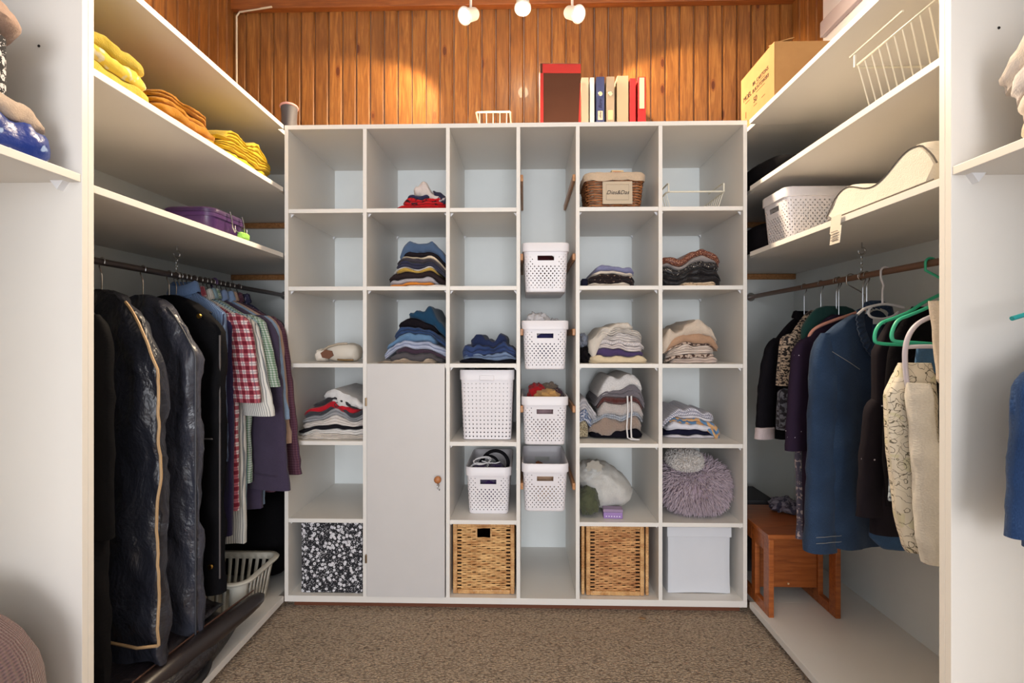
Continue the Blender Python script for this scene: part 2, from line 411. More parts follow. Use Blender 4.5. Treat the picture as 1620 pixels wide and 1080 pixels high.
def near_unit(side, label):
    s = -1 if side == 'left' else 1
    xf = -1.010 if s < 0 else .921; xw = XL+.001 if s < 0 else XR-.001
    y1 = 1.1455 if s < 0 else 1.1315
    t = thing('wardrobe', label, 'wardrobe', ((xf+xw)/2, .75, 0)); L = t.location
    def P(name, x0, x1, y0, y1, z0, z1, mat=MEL):
        return bx(name, min(x0,x1)-L.x, max(x0,x1)-L.x, y0-L.y, y1-L.y, z0, z1, mat, t, .001)
    P('side_panel', xf, xw, y1-.016, y1, 0, ZT-.02); P('side_panel', xf, xw, .22, .236, 0, ZT-.02)
    P('base_panel', xf, xw, .236, y1-.016, .03, .056); P('top_panel', xf, xw, .22, y1, ZT-.018, ZT)
    z = 1.507 if s < 0 else 1.503
    P('shelf', xf+s*.002, xw, .236, y1-.016, z-.018, z)
    P('back_panel', xw-s*.01, xw, .236, y1-.016, .056, ZT-.018, MELB)
    for y in (y1-.024,):
        m = MB(); m.rings([[(0, -.008, 0), (s*.03, -.008, 0), (s*.014, -.008, -.02)], [(0, .008, 0), (s*.03, .008, 0), (s*.014, .008, -.02)]])
        o = m.build('shelf_pin', PINM, t, False); o.location = (xf+s*.03-L.x, y-L.y, z-.018)
    o = MB().tube([(0, 0, 0), (0, -.001, 0)], .003, 10).build('screw_hole', BLK, t); o.location = (xf+s*.10-L.x, y1-.0165-L.y, 1.13+.61*1.1)
    return t
near_unit('left', 'nearest white wardrobe bay at the left edge of the photo')
near_unit('right', 'nearest white wardrobe bay at the right edge of the photo')

def closet_rod(x, z, label, mat, y0, y1):
    t = thing('closet_rod', label, 'clothes rod', (x, (y0+y1)/2, z)); h = (y1-y0)/2
    MB().tube([(0, -h+.002, 0), (0, h-.002, 0)], .0105, 14).build('rod', mat, t)
    for s in (-1, 1):
        m = MB(); m.tube([(0, s*(h-.006), 0), (0, s*h, 0)], .022, 16); m.build('end_socket', METAL, t)
closet_rod(-1.28, 1.365, 'dark metal clothes rod in the left wardrobe', plain(92, 82, 80, .35, metal=.6), 1.163, 2.673)
closet_rod(1.18, 1.352, 'brown clothes rod in the right wardrobe', plain(122, 88, 68, .4), 1.148, 2.673)
def chain(x, y, z0, z1, label):
    t = thing('hook_chain', label, 'hook', (x, y, z0)); H = z0-z1
    m = MB(); m.tube([(0, 0, 0), (0, 0, -.018)], .0022, 6)
    m.tube([(.012*math.sin(a), 0, -.03+.012*math.cos(a)) for a in [R(d) for d in range(0, 290, 20)]], .003, 8); m.build('ceiling_hook', METAL, t)
    n = int((H-.045)/.011)
    for i in range(n):
        m = MB(); ang = (i % 2)*PI/2
        m.tube([(.0032*math.cos(a)*math.cos(ang), .0032*math.cos(a)*math.sin(ang), -.045-.011*i-.004+.0075*math.sin(a)) for a in [k*PI/5 for k in range(10)]], .001, 4, closed=True)
        m.build('chain_link', METAL, t)
    m = MB(); m.tube([(.0135*math.cos(a), 0, -H+.0135*math.sin(a)) for a in [k*PI/8 for k in range(16)]], .0018, 5, closed=True); m.build('rod_loop', METAL, t)
chain(-1.28, 1.83, 1.474, 1.365, 'chrome hook and chain holding up the left clothes rod')
chain(1.18, 1.80, 1.470, 1.352, 'chrome hook and chain holding up the right clothes rod')

# ------------------------------------------------------------------ ceiling spots
def spots():
    yl, zl = 2.33, 2.80
    t = thing('ceiling_spotlight', 'white bar with three lit spotlights under the ceiling', 'ceiling light', (PX(827, yl), yl, ZC))
    MB().box(-.22, .22, -.03, .03, -.035, 0).build('light_bar', plain(205, 203, 200, .4), t, False, .006)
    # heads
    for i, (px, py, az, tilt) in enumerate(((735, 24, -35, 22), (827, 13, 0, 55), (915, 24, 35, 22))):
        x = PX(px, yl)-t.location.x; z = PZ(py, yl)-ZC
        d = Vector((math.sin(R(az))*.8, -.62 if i != 1 else -.35, -.5 if i != 1 else -.9)).normalized()
        p = Vector((x, 0, z))
        m = MB(); m.tube([p-d*.085, p-d*.08, p-d*.005, p], lambda u: .024+.012*u, 24, cap=False); m.tube([p-d*.087, p-d*.084], .024, 24)
        m.tube([(x-d.x*.05, -d.y*.05, -.035), tuple(p-d*.05)], .006, 8); sh = m.build('lamp_head', plain(225, 222, 218, .35), t)
        a = d.orthogonal().normalized(); b = d.cross(a)
        m = MB(); m.tube([p+(a*math.cos(q)+b*math.sin(q))*.034 for q in [k*PI/14 for k in range(28)]], .005, 8, closed=True); m.build('lamp_ring', plain(235, 232, 228, .3), sh)
        e = NT('lit_bulb', .5); e.p.inputs['Emission Color'].default_value = (1, .93, .8, 1); e.p.inputs['Emission Strength'].default_value = 40
        m = MB(); m.tube([p-d*.010, p-d*.004], .028, 24); m.build('bulb', e.m, sh)
        l = bpy.data.lights.new('spot_beam', 'SPOT'); l.energy = 80; l.color = (1, .80, .56); l.spot_size = R(125); l.spot_blend = .6; l.shadow_soft_size = .03
        lo = bpy.data.objects.new('spot_beam', l); C.objects.link(lo); lo.location = Vector(t.location)+p+d*.012; lo.rotation_euler = d.to_track_quat('-Z', 'Y').to_euler()
    # added lights brighten the wall behind the heads and shape its warm scallops
        l = bpy.data.lights.new('added_wall_light', 'SPOT' if i != 1 else 'POINT'); l.energy = 30 if i != 1 else 2.0; l.color = (1, .80, .54); l.shadow_soft_size = .03
        if i != 1: l.spot_size = R(72); l.spot_blend = .35
        lo = bpy.data.objects.new('added_wall_light', l); C.objects.link(lo); lo.location = Vector(t.location)+p+Vector(((-.05, 0, .05)[i], .05, -.065)); lo.rotation_euler = Vector(((-1.1, 0, 1.3)[i], .62, -.62)).to_track_quat('-Z', 'Y').to_euler()
spots()

# ================================================================== CONTENTS
# ------------------------------------------------------------------ folded clothes
def smooth(a, k=2):
    for _ in range(k): a = [(a[max(i-1, 0)]+2*a[i]+a[min(i+1, len(a)-1)])/4 for i in range(len(a))]
    return a
class Pile:
    """folded garments piled in a cell; local x runs along the shelf, local -y faces out"""
    def __init__(s, xa, xb, z, yf, depth, group, rz=0, org=None, seed=1):
        s.xa, s.xb, s.z, s.yf, s.d, s.group, s.rz = xa, xb, z, yf, depth, group, rz
        s.org = org or (0, 0); s.ext = .035; s.slope = .7; s.N = 61; s.H = [0.0]*s.N; s.rnd = random.Random(seed); s.seed = seed*7.3; s.k = 0
    def ix(s, x): return (x-s.xa)/(s.xb-s.xa)*(s.N-1)
    def h(s, x, H=None):
        H = H or s.H; i = max(0, min(s.N-1.001, s.ix(x))); a = int(i); return H[a]*(1-i+a)+H[a+1]*(i-a)
    def add(s, name, label, mat, t, n=2, x0=None, x1=None, droop=None, dy=0, cat='folded garment', rough=.18, dome=6, yd=None, bulge=1.0, skew=0):
        s.k += 1; sd = s.seed+s.k*3.17
        x0 = s.xa if x0 is None else x0; x1 = s.xb if x1 is None else x1
        x0 += s.rnd.uniform(-.003, .003) if x0 > s.xa+.004 else 0; x1 += s.rnd.uniform(-.003, .003) if x1 < s.xb-.004 else 0
        NX = 30; d = (yd or s.d)*s.rnd.uniform(.93, 1.0); yf = s.yf+dy+s.rnd.uniform(-.006, .006)
        ja, jb = s.rnd.uniform(0, .010), s.rnd.uniform(0, .010)
        if x0 > s.xa+.012: x0 += ja
        if x1 < s.xb-.012: x1 -= jb
        Hs = smooth(s.H, 4); rs = []; uv = []; top = {}
        for i in range(NX+1):
            xi = -1+2*i/NX; xi = math.sin(xi*PI/2)*.35+xi*.65
            x = x0+(x1-x0)*(xi+1)/2
            e = max(0.03, 1-abs(xi)**max(dome, 5)*.97)**.5; e2 = (1-.16*abs(xi)**dome)
            b = s.h(x, Hs)+.0006
            tt = t*e2*max(.25, 1+rough*3.2*fbm(x*13, sd, 0)+skew*xi); full = tt; cut_ = tt*(1-e)
            dr = (droop((x-x0)/(x1-x0)) if droop else 0)
            y0 = yf+.022*abs(xi)**9+.009*fbm(x*16, sd+5, 0)
            y1 = yf+d-.01*abs(xi)**6
            P = [(y1, b), (y0+d*.6, b), (y0+.03, b), (y0+.010, b-dr*.9)]
            m = max(5, n*5)
            zlo = b-dr+cut_*.5; zt = b+tt-cut_*.5
            for q in range(m+1):
                f = q/m; ph = f*n; g = abs(math.sin(PI*ph))**.45 if 0 < f < 1 else 0
                edge = min(1, min(f, 1-f)*n*3)
                P.append((y0+.008-bulge*(.0095*g)+.004*fbm(x*42, ph*2+sd, 1), zlo+(zt-zlo)*min(1, max(0, f+(.10*fbm(x*22, sd+f*2, 4) if 0 < f < 1 else 0)))))
            for yy in (.02, .06, d*.35, d*.6, d*.85):
                P.append((y0+yy, zt+t*rough*.35*fbm(x*16, yy*16+sd, 2)*min(1, e)+.0015*(yy > .02)))
            P.append((y1, zt-t*.3*e))
            rs.append([(x, y, z) for y, z in P]); top[x] = b+full*(.9+.1*e)
            L = 0
            for q, (y, z) in enumerate(P):
                if q: L += math.hypot(y-P[q-1][0], z-P[q-1][1])
                uv.append((x+sd, L+sd*.3))
        mb = MB(); cx = (x0+x1)/2; cy = yf+d/2; zb = s.z
        rs = [[(p[0]-cx, p[1]-cy, p[2]) for p in r] for r in rs]
        mb.rings(rs, True, True, uv)
        o = mb.build(name, mat, None, True, 0)
        c_, s_ = math.cos(s.rz), math.sin(s.rz)
        o.location = (s.org[0]+cx*c_-cy*s_, s.org[1]+cx*s_+cy*c_, s.z); o.rotation_euler = (0, 0, s.rz)
        tag(o, label, cat, s.group)
        xs = sorted(top)
        for i in range(s.N):
            x = s.xa+(s.xb-s.xa)*i/(s.N-1)
            if xs[0] <= x <= xs[-1]:
                for a, bb in zip(xs, xs[1:]):
                    if a <= x <= bb:
                        if True: s.H[i] = max(s.H[i], top[a]+(top[bb]-top[a])*(x-a)/(bb-a+1e-9)); break
        for i in range(s.N):
            x = s.xa+(s.xb-s.xa)*i/(s.N-1)
            if x < xs[0] and xs[0]-x < s.ext: s.H[i] = max(s.H[i], top[xs[0]]*.93-(xs[0]-x)*s.slope)
            if x > xs[-1] and x-xs[-1] < s.ext: s.H[i] = max(s.H[i], top[xs[-1]]*.93-(x-xs[-1])*s.slope)
        return o
YF = 2.135
def cellpile(c, px0, px1, z, group, seed, yf=YF, depth=.36, pad=.002):
    xa, xb = pan[c]+TH/2+pad, pan[c+1]-TH/2-pad
    p = Pile(xa, xb, z+.0006, yf, depth, group, seed=seed); p.p = lambda px: min(max(PX(px, yf), xa), xb); return p
def tri(a, b, c, h):   # a triangular flap: zero at a, h at b, zero at c
    return lambda u: h*max(0, min((u-a)/(b-a+1e-6), (c-u)/(c-b+1e-6)))

g = 'folded tops in the first column'
p = cellpile(0, 466, 573, SZ[3], g, 1); P_ = p.p
p.add('folded_tshirt', 'cream white folded t-shirt at the bottom of the first-column pile', cloth(226, 216, 206), .023, 3, P_(465))
p.add('folded_tshirt', 'off-white folded t-shirt second from bottom in the first-column pile', cloth(232, 228, 224), .018, 2, P_(469), skew=.2)
p.add('folded_tshirt', 'black folded t-shirt low in the first-column pile between white ones', cloth(30, 28, 34), .014, 1, P_(467))
p.add('folded_tshirt', 'pale folded t-shirt just above the black one in the first column', cloth(228, 220, 214), .030, 3, P_(472), skew=.2)
p.add('folded_tshirt', 'light grey folded t-shirt below the charcoal one in the first column', cloth(158, 158, 162), .024, 2, P_(474))
p.add('folded_tshirt', 'dark charcoal folded t-shirt under the red one in the first column', cloth(58, 58, 66), .018, 1, P_(478), skew=.2)
p.add('folded_tshirt', 'bright red folded t-shirt in the first-column pile', cloth(186, 22, 40), .020, 1, P_(477), P_(566), droop=tri(.35, .7, 1, .026))
p.add('folded_tshirt', 'black folded t-shirt on top of the red one in the first column', cloth(48, 46, 52), .024, 1, P_(488), P_(570), dome=3)
o = p.add('folded_tshirt', 'grey-white t-shirt with black print topping the first-column pile', cloth(218, 216, 216), .028, 1, P_(508), droop=tri(0, .42, .95, .042), dy=-.006, dome=2.5)
def text(body, size, mat, parent, loc, rot, name='lettering', shear=0, ext=.0004):
    cu_ = bpy.data.curves.new(name, 'FONT'); cu_.body = body; cu_.size = size; cu_.shear = shear; cu_.extrude = ext
    cu_.align_x = 'CENTER'; cu_.align_y = 'CENTER'
    tmp = bpy.data.objects.new('tmp', cu_); C.objects.link(tmp); dg = bpy.context.evaluated_depsgraph_get()
    me = bpy.data.meshes.new_from_object(tmp.evaluated_get(dg)); bpy.data.objects.remove(tmp)
    me.materials.clear(); me.materials.append(mat)
    t = bpy.data.objects.new(name, me); C.objects.link(t); t.parent = parent; t.location = loc; t.rotation_euler = rot
    return t
INK = plain(40, 34, 40, .8)
text('C', .03, INK, o, (-.018, -.202, .152-.002), (R(80), R(-25), 0))
text('LTC', .020, INK, o, (-.058, -.198, .170), (R(80), R(-25), 0))

g = 'red clothes in the top of the second column'
p = cellpile(1, 622, 703, SZ[0], g, 2); P_ = p.p
p.add('folded_sweater', 'bright red folded sweater at the bottom of the small red pile', cloth(192, 14, 24), .020, 2, P_(624))
p.add('folded_sweater', 'red folded top with dark print above the red sweater', speck(186, 16, 26, 52, 14, 22, 45, .56), .028, 2, P_(633))
p.add('folded_shirt', 'navy folded shirt in the middle of the small red pile', cloth(44, 44, 78), .016, 1, P_(640), P_(690))
p.add('folded_tshirt', 'white and grey crumpled t-shirt on top of the small red pile', cloth(212, 200, 196), .034, 1, P_(652), P_(697), droop=tri(.3, .75, 1, .025), dome=2, rough=.5)
p.add('folded_tshirt', 'dark navy scrunched top at the right of the small red pile', speck(36, 36, 58, 170, 160, 160, 60, .6), .012, 1, P_(680), droop=tri(0, .6, 1.4, .035), dome=2, rough=.5)

g = 'folded clothes in the second cell of the second column'
p = cellpile(1, 612, 703, SZ[1], g, 3); P_ = p.p
p.add('folded_tshirt', 'thin white folded t-shirt lying under the orange one', cloth(226, 220, 214), .008, 1, P_(640))
p.add('folded_tshirt', 'orange folded t-shirt at the bottom of the dark pile', cloth(226, 138, 50), .012, 1, P_(615), P_(690))
p.add('folded_tshirt', 'light grey folded t-shirt above the orange one', cloth(178, 172, 178), .017, 1, P_(614), P_(694))
p.add('folded_sweater', 'black folded sweater with mustard edge above the grey t-shirt', cloth(48, 38, 40), .022, 1, P_(611))
p.add('folded_tshirt', 'mustard yellow folded t-shirt in the dark pile', cloth(196, 160, 72), .012, 1, P_(622), P_(694))
p.add('folded_tshirt', 'thin white folded t-shirt above the mustard one', cloth(228, 224, 220), .007, 1, P_(618), P_(690))
p.add('folded_sweater', 'navy folded sweater with soft folds in the dark pile', cloth(50, 50, 76), .026, 2, P_(625))
p.add('folded_sweater', 'charcoal folded sweater above the navy one in the dark pile', cloth(62, 56, 66), .014, 1, P_(625))
p.add('folded_tshirt', 'cream folded t-shirt between charcoal and black in the dark pile', cloth(222, 204, 178), .010, 1, P_(632))
p.add('folded_sweater', 'black folded top just below the slate blue sweater', cloth(34, 29, 34), .018, 1, P_(630))
p.add('folded_sweater', 'slate blue sweater loosely folded on top of the dark pile', cloth(76, 98, 130), .042, 1, P_(626), dome=4, droop=tri(0, .0, .45, .014))

g = 'folded trousers above the cupboard door'
p = cellpile(1, 595, 703, SZ[2], g, 4); P_ = p.p
p.add('folded_trousers', 'crumpled beige trousers at the bottom of the jeans pile', cloth(206, 184, 160), .018, 3, P_(596), P_(690), rough=.6, dome=2.5)
p.add('folded_jeans', 'dark grey folded jeans with stitched pocket', denim(84, 80, 84), .032, 1, P_(613), P_(700))
p.add('folded_trousers', 'plum brown folded trousers above the dark grey jeans', cloth(64, 46, 62), .020, 1, P_(622))
p.add('folded_jeans', 'pale grey-blue folded jeans in the jeans pile', denim(172, 180, 204), .032, 2, P_(605))
p.add('folded_jeans', 'light blue denim folded jeans in the jeans pile', denim(96, 130, 166), .028, 1, P_(608), P_(690), skew=.2)
p.add('folded_jeans', 'dark indigo folded jeans near the top of the jeans pile', denim(46, 70, 112), .032, 2, P_(622))
p.add('folded_trousers', 'black folded trousers under the teal top', cloth(24, 20, 26), .028, 1, P_(626), P_(695), dome=3)
p.add('folded_blouse', 'dark teal crumpled top crowning the jeans pile', cloth(20, 62, 92), .048, 1, P_(643), dome=2.2, rough=.35)

g = 'jeans in the third column'
p = cellpile(2, 722, 814, SZ[2], g, 5); P_ = p.p
p.add('folded_trousers', 'black trousers flat at the bottom of the third-column jeans', cloth(20, 18, 26), .015, 1, P_(722))
p.add('folded_jeans', 'light wash jeans crumpled under the dark blue jeans', denim(120, 140, 172), .022, 2, P_(728), rough=.5)
p.add('folded_jeans', 'dark blue jeans folded over with white seams', denim(48, 66, 110), .036, 2, P_(729), rough=.4, droop=tri(-.1, .15, .35, .02))
p.add('folded_jeans', 'navy jeans bundled on top of the third-column pile', denim(30, 42, 78), .036, 1, P_(741), P_(806), rough=.5, dome=2)

g = 'folded tops in the second cell of the fifth column'
p = cellpile(4, 930, 1008, SZ[1], g, 6); P_ = p.p
p.add('folded_tshirt', 'cream thin folded top lying lowest under the leopard one', cloth(226, 214, 200), .012, 2, P_(928), P_(1000))
p.add('folded_blouse', 'black folded top with leopard print edge', speck(30, 18, 20, 178, 150, 128, 90, .66), .036, 2, P_(931), P_(1008), dome=4)
p.add('folded_tshirt', 'cream folded t-shirt between leopard and lilac tops', cloth(228, 216, 202), .012, 1, P_(938), P_(1005))
p.add('folded_shirt', 'lilac grey folded shirt on top of the leopard top', cloth(128, 130, 166), .022, 1, P_(938), P_(1006), dome=3)

g = 'folded light clothes in the third cell of the fifth column'
p = cellpile(4, 928, 1027, SZ[2], g, 7); P_ = p.p
p.add('folded_trousers', 'cream beige folded trousers at the bottom under the purple top', cloth(222, 202, 168), .030, 1, P_(932), P_(1027))
p.add('folded_sweater', 'dark purple folded sweater with a centre seam', cloth(76, 60, 102), .026, 1, P_(941), P_(1020))
p.add('folded_tshirt', 'white folded t-shirt with small red tag above the purple sweater', cloth(228, 218, 216), .020, 2, P_(944), P_(1020))
p.add('folded_blouse', 'grey patterned folded top among the white shirts', speck(170, 164, 168, 214, 208, 206, 260, .5), .018, 1, P_(944), P_(1022))
p.add('folded_tshirt', 'off-white folded shirt third from top beside the grey pattern', cloth(222, 214, 210), .026, 3, P_(946), P_(1020))
p.add('folded_tshirt', 'ivory folded shirt under the draped linen top', cloth(214, 206, 198), .022, 3, P_(940), P_(1018), dome=3)
p.add('folded_blouse', 'ecru linen top draped over the pile in the fifth column', cloth(216, 206, 194), .020, 1, P_(930), P_(1004), droop=tri(-.1, .12, .55, .085), dy=-.006, dome=2.6, rough=.5)

g = 'sweaters in the fourth cell of the fifth column'
p = cellpile(4, 925, 1025, SZ[3]-.000, g, 8, yf=2.19); P_ = p.p
p.add('folded_sweater', 'black folded sweater at the very bottom of the knit pile', cloth(18, 16, 26), .034, 1, P_(936), P_(1018))
p.add('folded_sweater', 'tan tweed knit sweater folded near the bottom of the knit pile', knit(168, 146, 132, .006), .046, 1, P_(930), P_(1019), droop=tri(.05, .22, .75, .022))
p.add('folded_sweater', 'white sweater with open crochet edge in the knit pile', knit(206, 210, 218, .010, 120, 130, 150), .020, 2, P_(934), P_(1019))
p.add('folded_sweater', 'cream chunky rib knit sweater in the middle of the knit pile', knit(206, 196, 192, .006), .042, 1, P_(946), P_(1022))
p.add('folded_sweater', 'dark rust red knit sweater in the knit pile', knit(96, 34, 28, .004), .028, 1, P_(946), P_(1021))
p.add('folded_sweater', 'grey knit sweater below the speckled one in the knit pile', knit(126, 118, 126, .005), .038, 2, P_(942), P_(1022))
pk = p.add('folded_sweater', 'speckled cream knit sweater with hanging white cords on top', speck(188, 184, 182, 214, 210, 208, 300, .44), .042, 1, P_(944), P_(1020), droop=tri(-.1, .12, .35, .026), dy=-.004, dome=5)
pz = pk.location
for a, b in ((993, 690), (999, 688)):
    m = MB(); X0 = PX(a, 2.17)
    m.tube([(X0-pz.x, 2.175-pz.y, .185), (X0-pz.x+.001, 2.172-pz.y, .12), (X0-pz.x-.004 if a < 996 else X0-pz.x-.002, 2.171-pz.y, .05), (X0-pz.x-.001, 2.165-pz.y, .008), (X0-pz.x+.012, 2.15-pz.y, .0035), (X0-pz.x+.028, 2.147-pz.y, .0035)], .0034, 6)
    m.build('drawstring', cloth(235, 232, 232), pk)
p2 = Pile(pan[4]+TH/2+.002, PX(946, 2.19), SZ[3]+.001, 2.20, .32, g, seed=18)
p2.add('folded_sweater', 'mottled olive knit at the left foot of the knit pile', speck(120, 106, 84, 180, 168, 140, 180, .5), .05, 2, x1=PX(934, 2.2), dome=3)
p2.add('folded_sweater', 'denim blue and grey knit edge left of the knit pile', speck(90, 108, 140, 190, 190, 200, 120, .5), .05, 3, x1=PX(940, 2.2), dome=3)
p2.add('folded_sweater', 'light grey sweater bulging left of the rust red one', cloth(196, 192, 196), .06, 3, x1=PX(945, 2.2), dome=2.5)

g = 'sequin clothes in the second cell of the sixth column'
p = cellpile(5, 1050, 1143, SZ[1], g, 9); P_ = p.p
p.add('folded_blouse', 'cream patterned folded top at the bottom of the sequin pile', speck(214, 190, 160, 120, 86, 60, 90, .62), .018, 2, P_(1078), P_(1138))
p.add('folded_blouse', 'black sequin top thickly folded in the sequin pile', speck(18, 14, 18, 120, 112, 104, 260, .68, .5), .050, 2, None, P_(1142), dome=4)
p.add('folded_blouse', 'black beaded top under the grey one in the sequin pile', speck(24, 20, 24, 190, 180, 165, 150, .64, .5), .026, 1, None, P_(1140))
p.add('folded_blouse', 'grey satin folded top in the sequin pile', cloth(150, 142, 140), .016, 1, None, P_(1138))
p.add('folded_blouse', 'copper brown sequin top on top of the sequin pile', speck(92, 46, 36, 190, 140, 110, 240, .58, .45), .034, 1, None, P_(1143), dome=5)

g = 'folded clothes in the third cell of the sixth column'
p = cellpile(5, 1050, 1140, SZ[2], g, 10); P_ = p.p
p.add('folded_shirt', 'white folded shirt at the bottom under the brown floral one', cloth(216, 196, 184), .020, 2, P_(1060), P_(1141))
p.add('folded_blouse', 'brown floral folded top low in the tan pile', speck(190, 170, 155, 66, 44, 36, 60, .52), .014, 1, P_(1052), P_(1138))
p.add('folded_shirt', 'ivory folded shirt with layered edges in the tan pile', cloth(222, 206, 194), .030, 4, P_(1054), P_(1134))
p.add('folded_blouse', 'thin brown patterned top beneath the tan sweater', speck(200, 176, 158, 70, 50, 44, 70, .5), .010, 1, P_(1054), P_(1130))
p.add('folded_sweater', 'tan brown folded sweater in the sixth column', cloth(186, 148, 120), .034, 1, P_(1052), P_(1138))
p.add('folded_shirt', 'beige crumpled blouse on top of the tan sweater', cloth(212, 194, 176), .045, 1, None, P_(1137), droop=tri(-.2, .1, .5, .02), dome=3, rough=.4)

g = 'folded clothes in the fourth cell of the sixth column'
p = cellpile(5, 1050, 1139, SZ[3]-.004, g, 11, yf=2.22, depth=.3); P_ = p.p
p.add('folded_shirt', 'white folded shirt lowest beneath the navy one', cloth(222, 216, 222), .014, 1, P_(1052), P_(1139))
p.add('folded_shirt', 'navy folded shirt between two white ones in the sixth column', cloth(26, 26, 48), .022, 1, P_(1052), P_(1133))
p.add('folded_shirt', 'plain white folded shirt above the navy one', cloth(226, 224, 232), .028, 1, P_(1054), P_(1132), dome=4)
p.add('folded_scarf', 'scarf patterned in blue, tan and black drooping at the right', speck(88, 130, 170, 206, 160, 110, 40, .5), .020, 2, P_(1058), P_(1140), droop=tri(.55, .92, 1.2, .05), dome=4)
p.add('folded_shirt', 'thin white folded shirt under the striped blouse', cloth(228, 224, 230), .012, 1, P_(1070), P_(1132))
p.add('folded_blouse', 'white blouse with thin dark stripes topping its pile', stripes(214, 212, 222, 92, 86, 104, .0075, .28, 0, .4), .034, 2, None, P_(1134), dome=3)

# towels in the left wardrobe (front faces the aisle)
def towel(p, *a, **k):
    k.setdefault('rough', .07); return p.add(*a, cat='towel', **k)
TY = lambda c: cloth(*c, var=.8, scale=420, bs=.8)
g = 'yellow towels on the upper left shelf'
p = Pile(1.165, 1.405, 1.7685, 1.045, .36, g, rz=PI/2, seed=21)
towel(p, 'folded_towel', 'pale yellow towel at the bottom of the nearest towel pile', TY((228, 200, 74)), .045, 1, dome=4)
towel(p, 'folded_towel', 'pale yellow towel with white pattern in the middle of the nearest pile', speck(226, 198, 76, 214, 206, 180, 26, .60), .036, 1, x1=1.395, dome=4)
towel(p, 'folded_towel', 'pale yellow towel on top of the nearest towel pile', TY((222, 194, 70)), .032, 1, x1=1.385, dome=4)
p = Pile(1.42, 1.705, 1.7685, 1.05, .36, g, rz=PI/2, seed=22)
towel(p, 'folded_towel', 'mustard towel at the bottom of the middle pile', TY((206, 140, 12)), .024, 1)
towel(p, 'folded_towel', 'mustard towel second from bottom in the middle pile', TY((196, 130, 12)), .030, 1)
towel(p, 'folded_towel', 'mustard towel second from top in the middle pile', TY((200, 134, 16)), .018, 1, x1=1.69)
towel(p, 'folded_towel', 'mustard towel on top of the middle pile', TY((190, 126, 14)), .022, 2, x1=1.68)
p = Pile(1.725, 2.085, 1.7685, 1.05, .34, g, rz=PI/2, seed=23)
towel(p, 'folded_towel', 'bright yellow towel at the bottom of the farthest pile', TY((226, 190, 16)), .040, 1, dome=4)
towel(p, 'folded_towel', 'bright yellow towel in the middle of the farthest pile', TY((218, 180, 14)), .036, 3, dome=4)
towel(p, 'folded_towel', 'bright yellow towel with loose hem on top of the farthest pile', TY((224, 188, 20)), .036, 3, dome=4, rough=.4)

# ------------------------------------------------------------------ cloth lumps
def blobmesh(rx, ry, rz, amp=.15, freq=2.0, seed=0, n=2.4, nu=36, nv=22, flat=0, ridge=0):
    rs = []; uv = []
    for j in range(nv+1):
        ph = -PI/2+PI*(j/nv)*.998+.003
        r = []
        for i in range(nu):
            th = 2*PI*i/nu
            sp = lambda c, e: math.copysign(abs(c)**(2/e), c)
            x = sp(math.cos(ph), n)*sp(math.cos(th), n); y = sp(math.cos(ph), n)*sp(math.sin(th), n); z = sp(math.sin(ph), n)
            k = 1+amp*fbm(x*freq+seed, y*freq, z*freq, 4)
            if ridge: k += ridge*(abs(fbm(x*freq*1.6, y*freq*1.6+seed, z*freq*1.6, 3))-.2)
            X, Y, Z = x*rx*k, y*ry*k, z*rz*k
            if flat: Z = max(Z, -rz*flat)
            r.append((X, Y, Z)); uv.append((th*max(rx, ry)+seed, ph*rz+seed))
        rs.append(r)
    m = MB(); m.rings(rs, True, True, uv); return m
def blob(name, label, cat, loc, r, mat, rot=(0,0,0), group=None, parent=None, **k):
    o = blobmesh(*r, **k).build(name, mat, parent, True, 0)
    o.location = loc; o.rotation_euler = rot
    if label: tag(o, label, cat, group)
    return o

# ------------------------------------------------------------------ plastic baskets with real holes
def rrect(w, d, r, n):
    """n points evenly along a rounded rectangle, starting at the middle of the front side; returns (x, y, s)"""
    hw, hd = w/2-r, d/2-r; segs = [('l', (0, -d/2), (hw, -d/2)), ('a', (hw, -hd), -PI/2), ('l', (w/2, -hd), (w/2, hd)), ('a', (hw, hd), 0),
        ('l', (hw, d/2), (-hw, d/2)), ('a', (-hw, hd), PI/2), ('l', (-w/2, hd), (-w/2, -hd)), ('a', (-hw, -hd), PI), ('l', (-hw, -d/2), (0, -d/2))]
    L = [math.dist(s[1], s[2]) if s[0] == 'l' else r*PI/2 for s in segs]; T = sum(L); out = []
    for i in range(n):
        q = T*i/n; k = 0
        while q > L[k]+1e-9: q -= L[k]; k += 1
        s = segs[k]
        if s[0] == 'l':
            f = q/L[k] if L[k] else 0; x, y = s[1][0]+(s[2][0]-s[1][0])*f, s[1][1]+(s[2][1]-s[1][1])*f
        else:
            a = s[2]+q/r; x, y = s[1][0]+r*math.cos(a), s[1][1]+r*math.sin(a)
        out.append((x, y))
    return out, T
def shifted(L): return L[len(L)//2:]+L[:len(L)//2]
